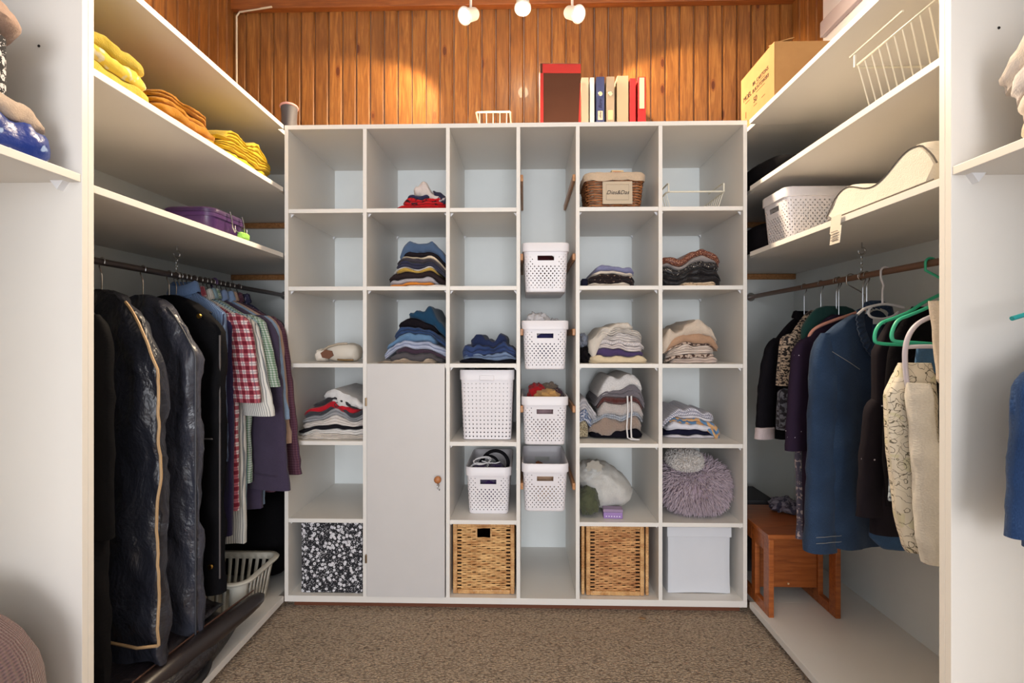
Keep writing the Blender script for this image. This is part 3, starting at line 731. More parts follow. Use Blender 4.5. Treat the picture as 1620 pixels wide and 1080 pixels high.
def perf_wall(w, d, h, r, taper, ni, nj, hole, z0=0, cut=None):
    """wall shell of ni x nj cells; hole(i, j, x, y) gives the hole's half size as a fraction of a cell"""
    top, T = rrect(w, d, r, ni); m = MB()
    def P(i, f):
        a = math.floor(i) % ni; b = (a+1) % ni; t = i-math.floor(i)
        x = top[a][0]*(1-t)+top[b][0]*t; y = top[a][1]*(1-t)+top[b][1]*t
        k = 1-taper*(1-f); return (x*k, y*k, z0+h*f)
    for i in range(ni):
        for j in range(nj):
            cx, cy, _ = P(i+.5, (j+.5)/nj)
            if cut and cut(i, j, cx, cy): continue
            c = [P(i, j/nj), P(i+1, j/nj), P(i+1, (j+1)/nj), P(i, (j+1)/nj)]
            q = hole(i, j, cx, cy)
            if q > .03:
                k = [P(i+.5, (j+.5-q)/nj), P(i+.5+q, (j+.5)/nj), P(i+.5, (j+.5+q)/nj), P(i+.5-q, (j+.5)/nj)]
                if q < .4 and False: pass
                m.add(c+k, [(0, 1, 5, 4), (1, 2, 6, 5), (2, 3, 7, 6), (3, 0, 4, 7)])
            else: m.add(c, [(0, 1, 2, 3)])
    return m
def loop_band(w, d, r, n, prof_):
    """profile of (offset, z) points swept round a rounded rectangle"""
    base = [rrect(w+2*o, d+2*o, max(r+o, .004), n)[0] for o, z in prof_]
    m = MB(); rs = [[(x, y, prof_[k][1]) for x, y in b] for k, b in enumerate(base)]
    m.rings(rs, False); return m
def infinity_basket(label, loc, rz=0, group='white perforated baskets'):
    W, D, H = .186, .36, .205
    t = thing('storage_basket', label, 'basket', loc, rz, group)
    if 'mesh' in infinity_basket.__dict__:
        for nm, me in infinity_basket.mesh:
            o = bpy.data.objects.new(nm, me); C.objects.link(o); o.parent = t
        return t
    ni = 120; nj = 17
    def hole(i, j, x, y):
        if (i+j) % 2 or j == 0 or j >= nj-1: return 0
        face = abs(y) > D/2*.86
        u = x/(W/2) if face else y/(D/2); v = (j-7)/9
        if face and abs(x) < .050 and j >= nj-6: return 0
        if not face and abs(abs(y)-0) > D/2*.93: return 0
        dd = math.hypot(u*.9, v)
        return max(.22, .48-.22*dd)
    cut = lambda i, j, x, y: abs(y) > D/2*.8 and abs(x) < .036 and nj-4 <= j <= nj-3
    m = perf_wall(W, D, H-.038, .022, .085, ni, nj, hole, .004, cut)
    a = m.build('basket_wall', PLW, t, True, 0, merge=True)
    prof_ = [(-.001, H-.036), (.006, H-.036), (.0065, H-.004), (.004, H), (.0, H), (-.003, H-.004), (-.004, H-.036)]
    b = loop_band(W, D, .022, 96, prof_).build('rim', PLW, t)
    pts, _ = rrect(W*.915, D*.915, .02, 60); m = MB()
    m.add([(x, y, .004) for x, y in pts]+[(x*.98, y*.98, 0) for x, y in pts], [tuple(range(59, -1, -1)), tuple(60+k for k in range(59, -1, -1))]+[(k, (k+1) % 60, 60+(k+1) % 60, 60+k) for k in range(60)])
    c = m.build('basket_floor', PLW, t, False)
    infinity_basket.mesh = [('basket_wall', a.data), ('rim', b.data), ('basket_floor', c.data)]
    return t
bcx = (xa+xb)/2
BH = .205
bz = [PZ(384, 2.12)-BH, PZ(507, 2.12)-BH, PZ(627, 2.12)-BH, PZ(733, 2.12)-BH]
bl = ['white perforated basket hanging topmost in the narrow middle column',
      'white perforated basket with grey cloth spilling out, second in the middle column',
      'white perforated basket with red and tan cloth, third in the middle column',
      'white perforated basket showing its open inside, lowest in the middle column']
for k, (z, l_) in enumerate(zip(bz, bl)):
    infinity_basket(l_, (PX((863.5, 862.5, 862, 862.5)[k], 2.12), 2.30, z))
gb = 'clothes in the middle column baskets'
xb0 = PX(862, 2.15)
blob('folded_cloth', 'dark maroon cloth seen through the topmost basket handle', 'cloth', (xb0-.004, 2.25, bz[0]+.092), (.072, .10, .085), cloth(62, 24, 30), amp=.12, seed=3, flat=.6)
blob('folded_cloth', 'white crumpled cloth heap rising from the second basket', 'cloth', (xb0-.030, 2.23, bz[1]+.185), (.056, .08, .055), cloth(206, 202, 204, rough=.95), amp=.25, freq=2.2, seed=4, ridge=.15)
blob('folded_cloth', 'grey knotted cloth at the right of the second basket', 'cloth', (xb0+.045, 2.24, bz[1]+.18), (.035, .06, .035), cloth(176, 176, 182), amp=.25, freq=2.2, seed=9, ridge=.15)
blob('folded_cloth', 'navy blue cloth behind the second basket handle', 'cloth', (xb0, 2.25, bz[1]+.092), (.074, .10, .085), cloth(44, 42, 92), amp=.12, seed=5, flat=.6)
blob('folded_cloth', 'bright red cloth poking out of the third basket', 'cloth', (xb0-.032, 2.25, bz[2]+.205), (.038, .05, .042), cloth(170, 22, 30), amp=.28, freq=2.2, seed=6, ridge=.15)
blob('folded_cloth', 'tan folded cloth on top of the third basket', 'cloth', (xb0+.012, 2.22, bz[2]+.19), (.058, .07, .038), cloth(196, 150, 92), amp=.25, freq=2.2, seed=7, ridge=.15)
blob('folded_cloth', 'dark plum cloth at the right of the third basket', 'cloth', (xb0+.055, 2.25, bz[2]+.19), (.03, .06, .035), cloth(66, 28, 50), amp=.25, freq=2.2, seed=8, ridge=.15)
blob('folded_cloth', 'taupe cloth behind the tan one in the third basket', 'cloth', (xb0+.024, 2.31, bz[2]+.205), (.045, .05, .04), cloth(134, 116, 100), amp=.25, freq=2.2, seed=11, ridge=.15)
blob('folded_cloth', 'pinkish grey cloth seen through the third basket handle', 'cloth', (xb0, 2.25, bz[2]+.092), (.074, .10, .085), cloth(160, 134, 140), amp=.12, seed=12, flat=.6)
blob('folded_cloth', 'beige cloth lying inside the lowest hanging basket', 'cloth', (xb0+.003, 2.25, bz[3]+.085), (.066, .09, .078), cloth(200, 166, 140), amp=.12, freq=2.4, seed=13, ridge=.1, flat=.7)
blob('cable_bundle', 'brown leather strap curled inside the lowest hanging basket', 'strap', (xb0-.012, 2.26, bz[3]+.165), (.028, .012, .008), cloth(150, 92, 60), rot=(.2, .4, -.5), amp=.2, seed=14)

# basket on the third column shelf, with yarn
bx_ = PX(772.5, 2.17)
infinity_basket('white perforated basket with purple yarn and a black headband', (bx_, 2.345, SZ[4]))
for dx, dy_, s_ in ((-.035, 0, 1), (.03, .005, 2)):
    blob('yarn_ball', ('left', 'right')[s_-1]+' dark purple yarn ball in the basket of the third column', 'yarn', (bx_+dx, 2.225+dy_, SZ[4]+.165), (.040, .042, .044), knit(52, 22, 82, .006), amp=.12, freq=4, seed=s_, group='purple yarn balls')
blob('yarn_ball', 'purple yarn seen through the handle below the two balls', 'yarn', (bx_, 2.27, SZ[4]+.085), (.072, .09, .075), knit(60, 26, 92, .006), amp=.12, freq=4, seed=5, group='purple yarn balls')
def hoop(label, c, r, rr, mat, tilt, arc=(-20, 200)):
    m = MB(); pts = [(r*math.cos(R(a)), r*math.sin(R(a))*math.sin(tilt), r*math.sin(R(a))*math.cos(tilt)) for a in range(arc[0], arc[1]+1, 10)]
    m.tube(pts, rr, 8); o = m.build('headband', mat); o.location = c; return tag(o, label, 'headband', 'headbands in the yarn basket')
hoop('large black padded headband arching over the purple yarn', (bx_+.025, 2.25, SZ[4]+.20), .058, .008, cloth(24, 22, 26), .5)
hoop('smaller black headband beside the white cable', (bx_-.002, 2.235, SZ[4]+.195), .042, .006, cloth(20, 20, 24), .4)
m = MB()
rn = random.Random(4)
for k in range(5):
    m.tube([(-.05+.035*math.cos(a+k)+.006*k, -.03+.02*math.sin(a*1.3+k), .012*math.sin(a+k)+.004*k+(.018 if k > 2 else 0)) for a in [i*PI/9 for i in range(17)]], .0022, 5)
m.tube([(-.03, -.03, .03), (0, -.032, .022), (.03, -.03, .02), (.05, -.028, .026)], .0022, 5)
o = m.build('charging_cable', plain(222, 220, 222, .4)); o.location = (bx_, 2.225, SZ[4]+.195); tag(o, 'tangled white cable coiled at the left of the yarn basket', 'cable')

# big hamper
def hamper():
    x0, x1 = PX(727, 2.13), PX(813.5, 2.13); W = x1-x0; z1 = PZ(585, 2.13); H = z1-SZ[3]; D = .34
    t = thing('laundry_hamper', 'large white hamper with a square hole grid in the third column', 'hamper', ((x0+x1)/2, 2.125+D/2, SZ[3]))
    ni = 128; nj = 30
    def hole(i, j, x, y):
        if j > nj-2 or j < 1 or i % 2 or j % 2 == 0: return 0
        return .24+.24*((nj-j)/nj)**1.6
    m = perf_wall(W-.008, D-.008, H-.040, .02, .085, ni, nj, hole, .003); m.build('basket_wall', PLW, t, True, 0, merge=True)
    b = loop_band(W-.008, D-.008, .02, 96, [(-.001, H-.042), (.004, H-.042), (.005, H-.004), (.003, H), (-.002, H), (-.004, H-.042)]).build('rim', PLW, t)
    pts, _ = rrect((W-.008)*.915, (D-.008)*.915, .02, 60); m = MB(); m.add([(x, y, .003) for x, y in pts], [tuple(range(60))]); m.build('basket_floor', PLW, t, False)
    m = MB(); m.box(-.031, .031, -D/2-.004, -D/2+.004, H-.044, H-.022); m.build('grip_tab', PLW, t, False, .003)
    return t, (x0+x1)/2, z1
ham, hx, hz = hamper()
blob('dark_filler', 'added dark filler that makes the holes of the large white hamper read dark', 'filler', (hx, 2.292, SZ[3]+.130), (.086, .140, .120), cloth(62, 58, 64), amp=.05, seed=33, n=4)  # added dark filler, hides the bright hamper interior behind the holes
blob('folded_cloth', 'black garment on top inside the large white hamper', 'cloth', (hx+.025, 2.28, hz-.01), (.055, .09, .030), cloth(26, 22, 28), amp=.3, seed=31, ridge=.3)
blob('folded_cloth', 'dark grey garment at the left inside the large white hamper', 'cloth', (hx-.03, 2.29, hz-.018), (.045, .08, .026), cloth(52, 50, 54), amp=.3, seed=32, ridge=.3)

# basket on the right wardrobe shelf, short side to the aisle
infinity_basket('white perforated basket beside the white pillow on the right shelf', (1.145, 1.985, 1.490), -PI/2)

# ------------------------------------------------------------------ rattan boxes
CANE_V = m_cane(2, (176, 122, 70), (224, 178, 120)); CANE_H = m_cane(0, (176, 122, 70), (224, 178, 120)); STR = m_strand((176, 120, 66), (232, 188, 128)); STR2 = m_strand((160, 102, 58), (220, 168, 112))
def rattan(label, px0, px1, py0, py1, double=False):
    yf = 2.128; x0, x1 = PX(px0, yf), PX(px1, yf); z1 = PZ(py0, yf)-.002; z0 = .0575; W = x1-x0; H = min(z1, .360)-z0; D = .33
    t = thing('rattan_box', label, 'storage basket', ((x0+x1)/2, yf+D/2, z0), 0, 'rattan boxes on the bottom shelf')
    fw = .018
    def bar(nm, a, b, c, d, e, f, mt): return MB().box(a, b, c, d, e, f).build(nm, mt, t, False, .005)
    ex = W/2
    if double:
        for s in (-1, 1):
            bar('outer_post', s*ex-(fw*.75 if s > 0 else 0), s*ex+(fw*.75 if s < 0 else 0), -D/2+.004, -D/2+.024, 0, H, CANE_V)
        ex -= fw*.75+.006
    iz = 0
    for s in (-1, 1):
        bar('corner_post', s*ex-(fw if s > 0 else 0), s*ex+(fw if s < 0 else 0), -D/2, -D/2+.016, iz, H, CANE_V)
        bar('corner_post', s*ex-(fw if s > 0 else 0), s*ex+(fw if s < 0 else 0), D/2-.016, D/2, iz, H, CANE_V)
        bar('side_rail', s*ex-(fw if s > 0 else 0), s*ex+(fw if s < 0 else 0), -D/2+.017, D/2-.017, H-fw, H, CANE_H)
        bar('side_rail', s*ex-(fw if s > 0 else 0), s*ex+(fw if s < 0 else 0), -D/2+.017, D/2-.017, 0, fw, CANE_H)
    bar('rail', -ex+fw, ex-fw, -D/2, -D/2+.016, H-fw*.8, H, CANE_H); bar('rail', -ex+fw, ex-fw, -D/2, -D/2+.016, iz, iz+fw, CANE_H)
    ix = ex-fw; iz0 = fw; iz1 = H-fw*.8
    nrow = 34; pitch = (iz1-iz0)/nrow; cols = 9; gap = .020; cx0, cx1 = -ix+gap, ix-gap; cp = (cx1-cx0)/cols
    hole = not double
    def panel(nm, half, yy, wav, zcut, rot=0):
        m = MB(); c0, c1 = -half+gap, half-gap; cpp = (c1-c0)/cols
        for j in range(nrow):
            z = iz0+pitch*(j+.5); sgn = 1 if j % 2 else -1
            segs = [(-half, c1+gap)]
            if zcut and iz1-.050 < z < iz1-.010: segs = [(-half, -.030), (.030, half)]
            for a, b in segs:
                n = max(2, int((b-a)/cpp*3)); pts = []; rad = []
                for k in range(n+1):
                    x = a+(b-a)*k/n; inn = c0 <= x <= c1
                    pts.append((x, yy+(wav*sgn*math.sin(PI*(x-c0)/cpp) if inn else 0), z+(.0012*math.sin(x*40+j*1.7))-(pitch*.25*sgn if not inn else 0)))
                    rad.append(1)
                # flat ribbon: 4-sided section
                rs = []
                for (x, y, zz) in pts:
                    inn = c0 <= x <= c1; hh = pitch*(.46 if inn else .30)
                    rs.append([(x, y-.0016, zz-hh*.6), (x, y-.0024, zz), (x, y-.0016, zz+hh*.6), (x, y+.001, zz+hh), (x, y+.001, zz-hh)])
                m.rings(rs, True)
        for k in range(cols+1):
            x = c0+cpp*k; za = iz0; zb = iz1-(.052 if zcut and abs(x) < .03 else 0)
            m.tube([(x, yy-.002, za), (x, yy-.002, zb)], .0016, 5)
        o = m.build(nm, STR if not double else STR2, t, True); o['kind'] = 'stuff'; return o
    panel('woven_front', ix, -D/2+.008, .0022, hole)
    for s in (-1, 1):
        o = panel('woven_side', D/2-.017, 0, .0022, False); o.rotation_euler = (0, 0, s*PI/2); o.location = (s*(ex-.009), 0, 0)
    shade_brown = plain(58, 38, 26, .9)  # shade of the closed interior put into dark brown backing panels
    bar('box_floor', -ex+.004, ex-.004, -D/2+.02, D/2-.02, .002, .006, shade_brown); bar('lid_panel', -ex+.02, ex-.02, -D/2+.02, D/2-.02, H-.010, H-.004, CANE_H)
    bar('woven_back', -ex+.01, ex-.01, D/2-.012, D/2-.006, .01, H-.01, shade_brown)
    bar('inner_backing', -ex+.022, ex-.022, -D/2+.0225, -D/2+.024, .01, (H-.075 if hole else H-.02), shade_brown)
    if hole:
        for s in (-1, 1): bar('handle_edge', s*.031-.002, s*.031+.002, -D/2+.002, -D/2+.012, iz1-.052, iz1, CANE_V)
        bar('handle_edge', -.033, .033, -D/2+.002, -D/2+.012, iz1-.056, iz1-.051, CANE_H)
    return t
rattan('honey rattan box with square handle hole in the third column', 716.5, 814, 828, 939)
rattan('brown rattan box framed by double cane posts in the fifth column', 920, 1027, 830, 941, True)

# ------------------------------------------------------------------ wicker basket with cloth liner
def wicker():
    yf = 2.135; x0, x1 = PX(927, yf), PX(1019, yf); W = x1-x0; H = PZ(277, yf)-SZ[0]; D = .20; r = .03
    t = thing('wicker_basket', 'brown wicker basket with cream liner and lettered cloth tag', 'basket', ((x0+x1)/2, yf+D/2, SZ[0]))
    n = 112; m = MB(); nrow = 13
    for j in range(nrow):
        f = (j+.5)/nrow; k = .90+.10*f; pts, _ = rrect(W*k, D*k, r, n); z = H*f; q = []
        for i, (x, y) in enumerate(pts):
            rr = .0032*math.sin(PI*i/2+PI*j+PI/4); L = math.hypot(x, y); q.append((x+x/L*rr, y+y/L*rr, z+.001*math.sin(i*.9+j)))
        m.tube(q, .0042, 5, closed=True)
    pts, _ = rrect(W*.9, D*.9, r, n); pt2, _ = rrect(W, D, r, n)
    for i in range(0, n, 4): m.tube([(pts[i][0], pts[i][1], 0), (pt2[i][0], pt2[i][1], H)], .0022, 5)
    o = m.build('wicker_weave', m_strand((84, 44, 22), (170, 108, 62)), t); o['kind'] = 'stuff'
    m = MB(); rs = []
    pr = [(-.012, H-.004), (-.006, H+.007), (.004, H+.008), (.010, H+.001), (.010, H-.012), (.008, H-.027), (.006, H-.026)]
    for kk, (o_, z) in enumerate(pr):
        pts, _ = rrect(W+2*o_, D+2*o_, r+o_, 90)
        rs.append([(x, y, z+.003*math.sin(i*.5)*(kk in (3, 4, 5))+.0025*fbm(i*.25, kk*.5, 3)) for i, (x, y) in enumerate(pts)])
    uv = [(i*.006, kk*.01) for kk in range(len(pr)) for i in range(90)]
    m.rings(rs, False, True, uv); m.build('cloth_liner', cloth(206, 182, 156), t)
    m = MB(); rs = [[(x*.95, y*.93, z) for x, y in rrect(W*(.9+.1*z/H), D*(.9+.1*z/H), r, 60)[0]] for z in (.004, H)]; m.rings(rs, False, True, [(i*.006, z) for z in (0, .12) for i in range(60)]); m.build('inner_backing', cloth(186, 164, 140), t)
    tx = PX(976.5, yf)-t.location.x; tg = MB().box(-.062, .062, -.0015, .0015, -.048, .048).build('name_tag', cloth(206, 188, 164), t, False, .001); tg.location = (tx, -D/2-.0045, H*.46); tg.rotation_euler = (R(-2), 0, 0)
    fr = MB().tube([(-.047, -.002, -.031), (.047, -.002, -.031), (.047, -.002, .034), (-.047, -.002, .034), (-.047, -.002, -.031)], .0007, 4).build('stitched_frame', cloth(160, 140, 120), tg)
    text('Dies&Das', .0235, plain(38, 26, 30, .8), tg, (0, -.0022, .0), (PI/2, 0, 0), shear=.35)
    b = (t.location.x, SZ[0]+H)
    return b
wx, wz = wicker(); wz += .010
blob('hair_clip', 'teal and dark hair accessory in the wicker basket', 'hair clip', (wx-.020, 2.23, wz+.010), (.032, .03, .016), speck(40, 36, 40, 110, 150, 146, 60, .55, .4), amp=.3, seed=41)
blob('hair_tie', 'brown hair scrunchie at the back of the wicker basket', 'hair tie', (wx-.004, 2.27, wz+.016), (.03, .03, .012), cloth(86, 54, 42), amp=.3, seed=42)
bxo = MB().box(-.026, .026, -.012, .012, -.012, .012).build('small_box', plain(222, 190, 140, .6), None, False, .002); bxo.location = (wx+.020, 2.20, wz+.014); bxo.rotation_euler = (.05, 0, .1); tag(bxo, 'small cream carton lying in the wicker basket', 'box')
o = MB().box(-.018, .018, -.0004, .0004, -.0012, .0012).build('printed_line', plain(190, 80, 60, .7), bxo); o.location = (-.003, -.0123, .004)
blob('cosmetic_pouch', 'pale grey pouch at the right of the wicker basket', 'pouch', (wx+.058, 2.22, wz+.008), (.022, .03, .016), cloth(200, 186, 168), amp=.2, seed=43)
blob('cotton_pad', 'small white tuft at the left of the wicker basket', 'cotton', (wx-.062, 2.21, wz+.010), (.006, .008, .014), cloth(216, 200, 180), amp=.3, seed=44)

# ------------------------------------------------------------------ shaggy cushion, fluffy roll, bags, socks
def shag(par, radii, count, ln, rr, mat, seed, flat_z=None, nexp=2.5, down=.35):
    rn = random.Random(seed); m = MB(); rx, ry, rz = radii
    for k in range(count):
        th = rn.uniform(0, 2*PI); zz = rn.uniform(-1, 1); ph = math.asin(zz)
        sp = lambda c, e: math.copysign(abs(c)**(2/e), c)
        x, y, z = sp(math.cos(ph), nexp)*sp(math.cos(th), nexp), sp(math.cos(ph), nexp)*sp(math.sin(th), nexp), sp(math.sin(ph), nexp)
        if y > .5: continue
        p = Vector((x*rx, y*ry, z*rz)); nrm = Vector((x/rx, y/ry, z/rz)).normalized()
        if flat_z is not None and p.z < flat_z: p.z = flat_z; nrm = (nrm+Vector((0, 0, .6))).normalized()
        side = Vector((rn.uniform(-1, 1), rn.uniform(-1, 1), rn.uniform(-1, 1)))*.45
        d = (nrm*.75+side+Vector((0, 0, -down))).normalized(); L = ln*rn.uniform(.7, 1.2)
        a = d.orthogonal().normalized(); b = d.cross(a); q = p+d*L*.5+nrm*L*.08; e = q+(d+Vector((0, 0, -.45))).normalized()*L*.5
        vs = [p+(a*math.cos(t)+b*math.sin(t))*rr*.8 for t in (0, 2.1, 4.2)]+[q+(a*math.cos(t)+b*math.sin(t))*rr for t in (0, 2.1, 4.2)]+[e]
        m.add(vs, [(0, 1, 4, 3), (1, 2, 5, 4), (2, 0, 3, 5), (3, 4, 6), (4, 5, 6), (5, 3, 6)])
    o = m.build('shag_pile', mat, par, True); o['kind'] = 'stuff'; return o
SB = SZ[4]-.004
cxx = PX(1104, 2.20); xa6, xb6 = pan[5]+TH/2, pan[6]-TH/2
cr = ((PX(1160, 2.20)-PX(1051, 2.20))/2-.014, .13, .104)
t = thing('cushion', 'mauve shaggy long-pile cushion filling a cell of the sixth column', 'cushion', (max(cxx, xa6+cr[0]+.010), 2.27, SB+.116))
blobmesh(*cr, amp=.05, seed=2, n=2.6, flat=.95).build('cushion_cover', cloth(168, 148, 160), t)
shag(t, cr, 5600, .034, .0026, cloth(196, 178, 188), 5, -.104)
t = thing('fleece_blanket', 'rolled white fleece blanket on top of the shaggy mauve cushion', 'blanket', (PX(1084, 2.2), 2.215, PZ(727, 2.18)))
blobmesh(.070, .10, .040, amp=.1, seed=3, n=2.3).build('blanket_roll', cloth(206, 200, 196), t)
shag(t, (.070, .10, .040), 2600, .010, .0022, cloth(214, 208, 204), 6, None, 2.3, .1)
# pillowcase bag, olive cloth, purple box
o = blob('cloth_bag', 'pale grey cloth bag slumped in the fifth column above the rattan box', 'bag', (PX(958, 2.27), 2.30, SB+.105), (.112, .13, .100), cloth(206, 204, 200), amp=.07, freq=1.3, seed=51, ridge=.0, flat=.95, nu=60, nv=40)
for v in o.data.vertices:                                           # gathered neck top-left, corner drawn out to the right
    f = max(0, v.co.z/.098); v.co.x -= .055*f; v.co.z += .012*f*math.sin(v.co.x*180)*.3
    if v.co.x > .06 and v.co.z < -.02: v.co.x += (v.co.x-.06)*.25
for v in o.data.vertices:
    ax, az_ = v.co.x+.055, v.co.z-.085; dd = math.hypot(ax, az_); v.co.y += .010*math.sin(math.atan2(az_, ax)*17+dd*9)*math.exp(-dd/.10)+.004*math.sin(math.atan2(az_, ax)*9+dd*30)
o.location.x = max(o.location.x, pan[4]+TH/2+.118-.0)
gth = MB(); rs = []; 
for k, (r_, z_) in enumerate(((.050, -.03), (.036, 0), (.026, .010), (.036, .022))):
    rs.append([((r_+.003*math.sin(9*a+k))*math.cos(a), (r_+.003*math.sin(9*a+k))*math.sin(a), z_) for a in [2*PI*i/54 for i in range(54)]])
gth.rings(rs, True, True, [(i*.01, k*.02) for k in range(4) for i in range(54)]); gg = gth.build('gathered_neck', cloth(196, 188, 176), o); gg.location = (-.052, -.06, .075); gg.rotation_euler = (.9, -.5, 0)
blob('cloth_bundle', 'olive green crumpled cloth at the left below the grey bag', 'cloth', (pan[4]+TH/2+.047, 2.185, SB+.062), (.044, .055, .060), cloth(84, 88, 66), amp=.2, freq=1.6, seed=52, ridge=.10, flat=.98, nu=50, nv=34)
pb = thing('small_box', 'small lilac box with white dots lying before the grey bag', 'box', (PX(970, 2.15), 2.165, SB+.0005), -.06)
MB().box(-.040, .040, -.022, .022, 0, .026).build('tray', plain(150, 118, 178, .5), pb, False, .003)
MB().box(-.041, .041, -.023, .023, .0262, .040).build('lid', speck(150, 130, 160, 96, 84, 112, 50, .55), pb, False, .003)
for k in range(6):
    MB().tube([(-.028+.011*k, -.0235, .010), (-.028+.011*k, -.0215, .010)], .0024, 8).build('dot', plain(235, 230, 240, .5), pb)
blob('sock_ball', 'navy rolled sock ball beside the leopard top', 'socks', (PX(924.5, 2.15), 2.155, SZ[1]+.0175), (.0155, .02, .018), cloth(28, 30, 48), amp=.15, seed=53)
blob('cloth_bundle', 'black garment squeezed left of the purple sweater', 'cloth', (pan[4]+TH/2+.027, 2.22, SZ[2]+.035), (.025, .07, .035), cloth(22, 18, 22), amp=.3, seed=54, ridge=.3)
blob('cloth_bundle', 'grey striped garment squeezed left of the draped linen top', 'cloth', (pan[4]+TH/2+.026, 2.24, SZ[2]+.095), (.023, .07, .030), stripes(150, 156, 170, 60, 66, 86, .01, .4), amp=.3, seed=55, ridge=.3)
blob('cloth_bundle', 'dark green garment squeezed left of the tan sweater', 'cloth', (pan[5]+TH/2+.014, 2.20, SZ[2]+.04), (.012, .05, .045), cloth(66, 68, 66), amp=.3, seed=56, ridge=.3)

# cream handbag in the first column
hb = thing('handbag', 'cream leather bag with brown patch lying in the first column', 'bag', (PX(541, 2.30), 2.30, SZ[2]+.0005))
blobmesh(.075, .055, .042, amp=.08, freq=1.6, seed=61, n=3.2, flat=.96).build('bag_body', plain(214, 204, 190, .5), hb).location = (.012, 0, .041)
m = MB(); m.tube([(0, -.004, 0), (0, .004, 0)], .026, 6); o = m.build('brown_patch', plain(112, 66, 42, .6), hb); o.location = (-.045, -.060, .034); o.scale = (1.15, 1, .8)
m = MB(); m.tube([(-.075, -.035, .018), (-.085, -.04, .03), (-.075, -.045, .048), (-.04, -.055, .068), (0, -.05, .080), (.04, -.04, .082)], .005, 8); m.build('strap', plain(176, 160, 140, .5), hb)
blobmesh(.034, .04, .03, amp=.15, seed=62, flat=.9).build('side_pocket', plain(226, 216, 204, .6), hb).location = (-.078, -.02, .028)
m = MB(); m.tube([(0, -.055, .010), (.03, -.058, .008), (.07, -.052, .008)], .004, 8); m.build('zip_edge', plain(150, 120, 80, .4, metal=.6), hb)

# floral fabric box and white box cover
def cubebox(name, label, px0, px1, py0, yf, mat, extra=None, soft=.006, zb=.0565):
    x0, x1 = PX(px0, yf), PX(px1, yf); z1 = min(PZ(py0, yf), .3565); D = .33
    t = thing(name, label, 'storage box', ((x0+x1)/2, yf+D/2, zb)); W = x1-x0; H = z1-zb
    N = 14; m = MB(); rs = []; uv = []
    for j in range(N+1):
        f = j/N; k = 1-.010*math.sin(PI*f); pts, T = rrect(W*k, D*k, .012, 80); pts = shifted(pts); rs.append([(x, y, H*f+(.004*math.cos(PI*x/W) if j == 0 else 0)) for x, y in pts]); uv += [(T*i/80, H*f) for i in range(80)]
    m.rings(rs, True, True, uv); m.build('box_body', mat, t)
    return t, W, H, D
cubebox('fabric_box', 'black fabric box with white blossoms on the bottom shelf', 475, 573.5, 826, 2.125, m_floralbox())
t, W, H, D = cubebox('fabric_box', 'plain pale grey-white box on the bottom right shelf', 1056, 1156.5, 831, 2.16, plain(212, 214, 220, .6))
m = MB(); m.box(-W/2-.002, W/2+.002, -D/2-.003, D/2, H-.042, H+.0015); m.build('box_lid', plain(216, 218, 224, .6), t, False, .004)

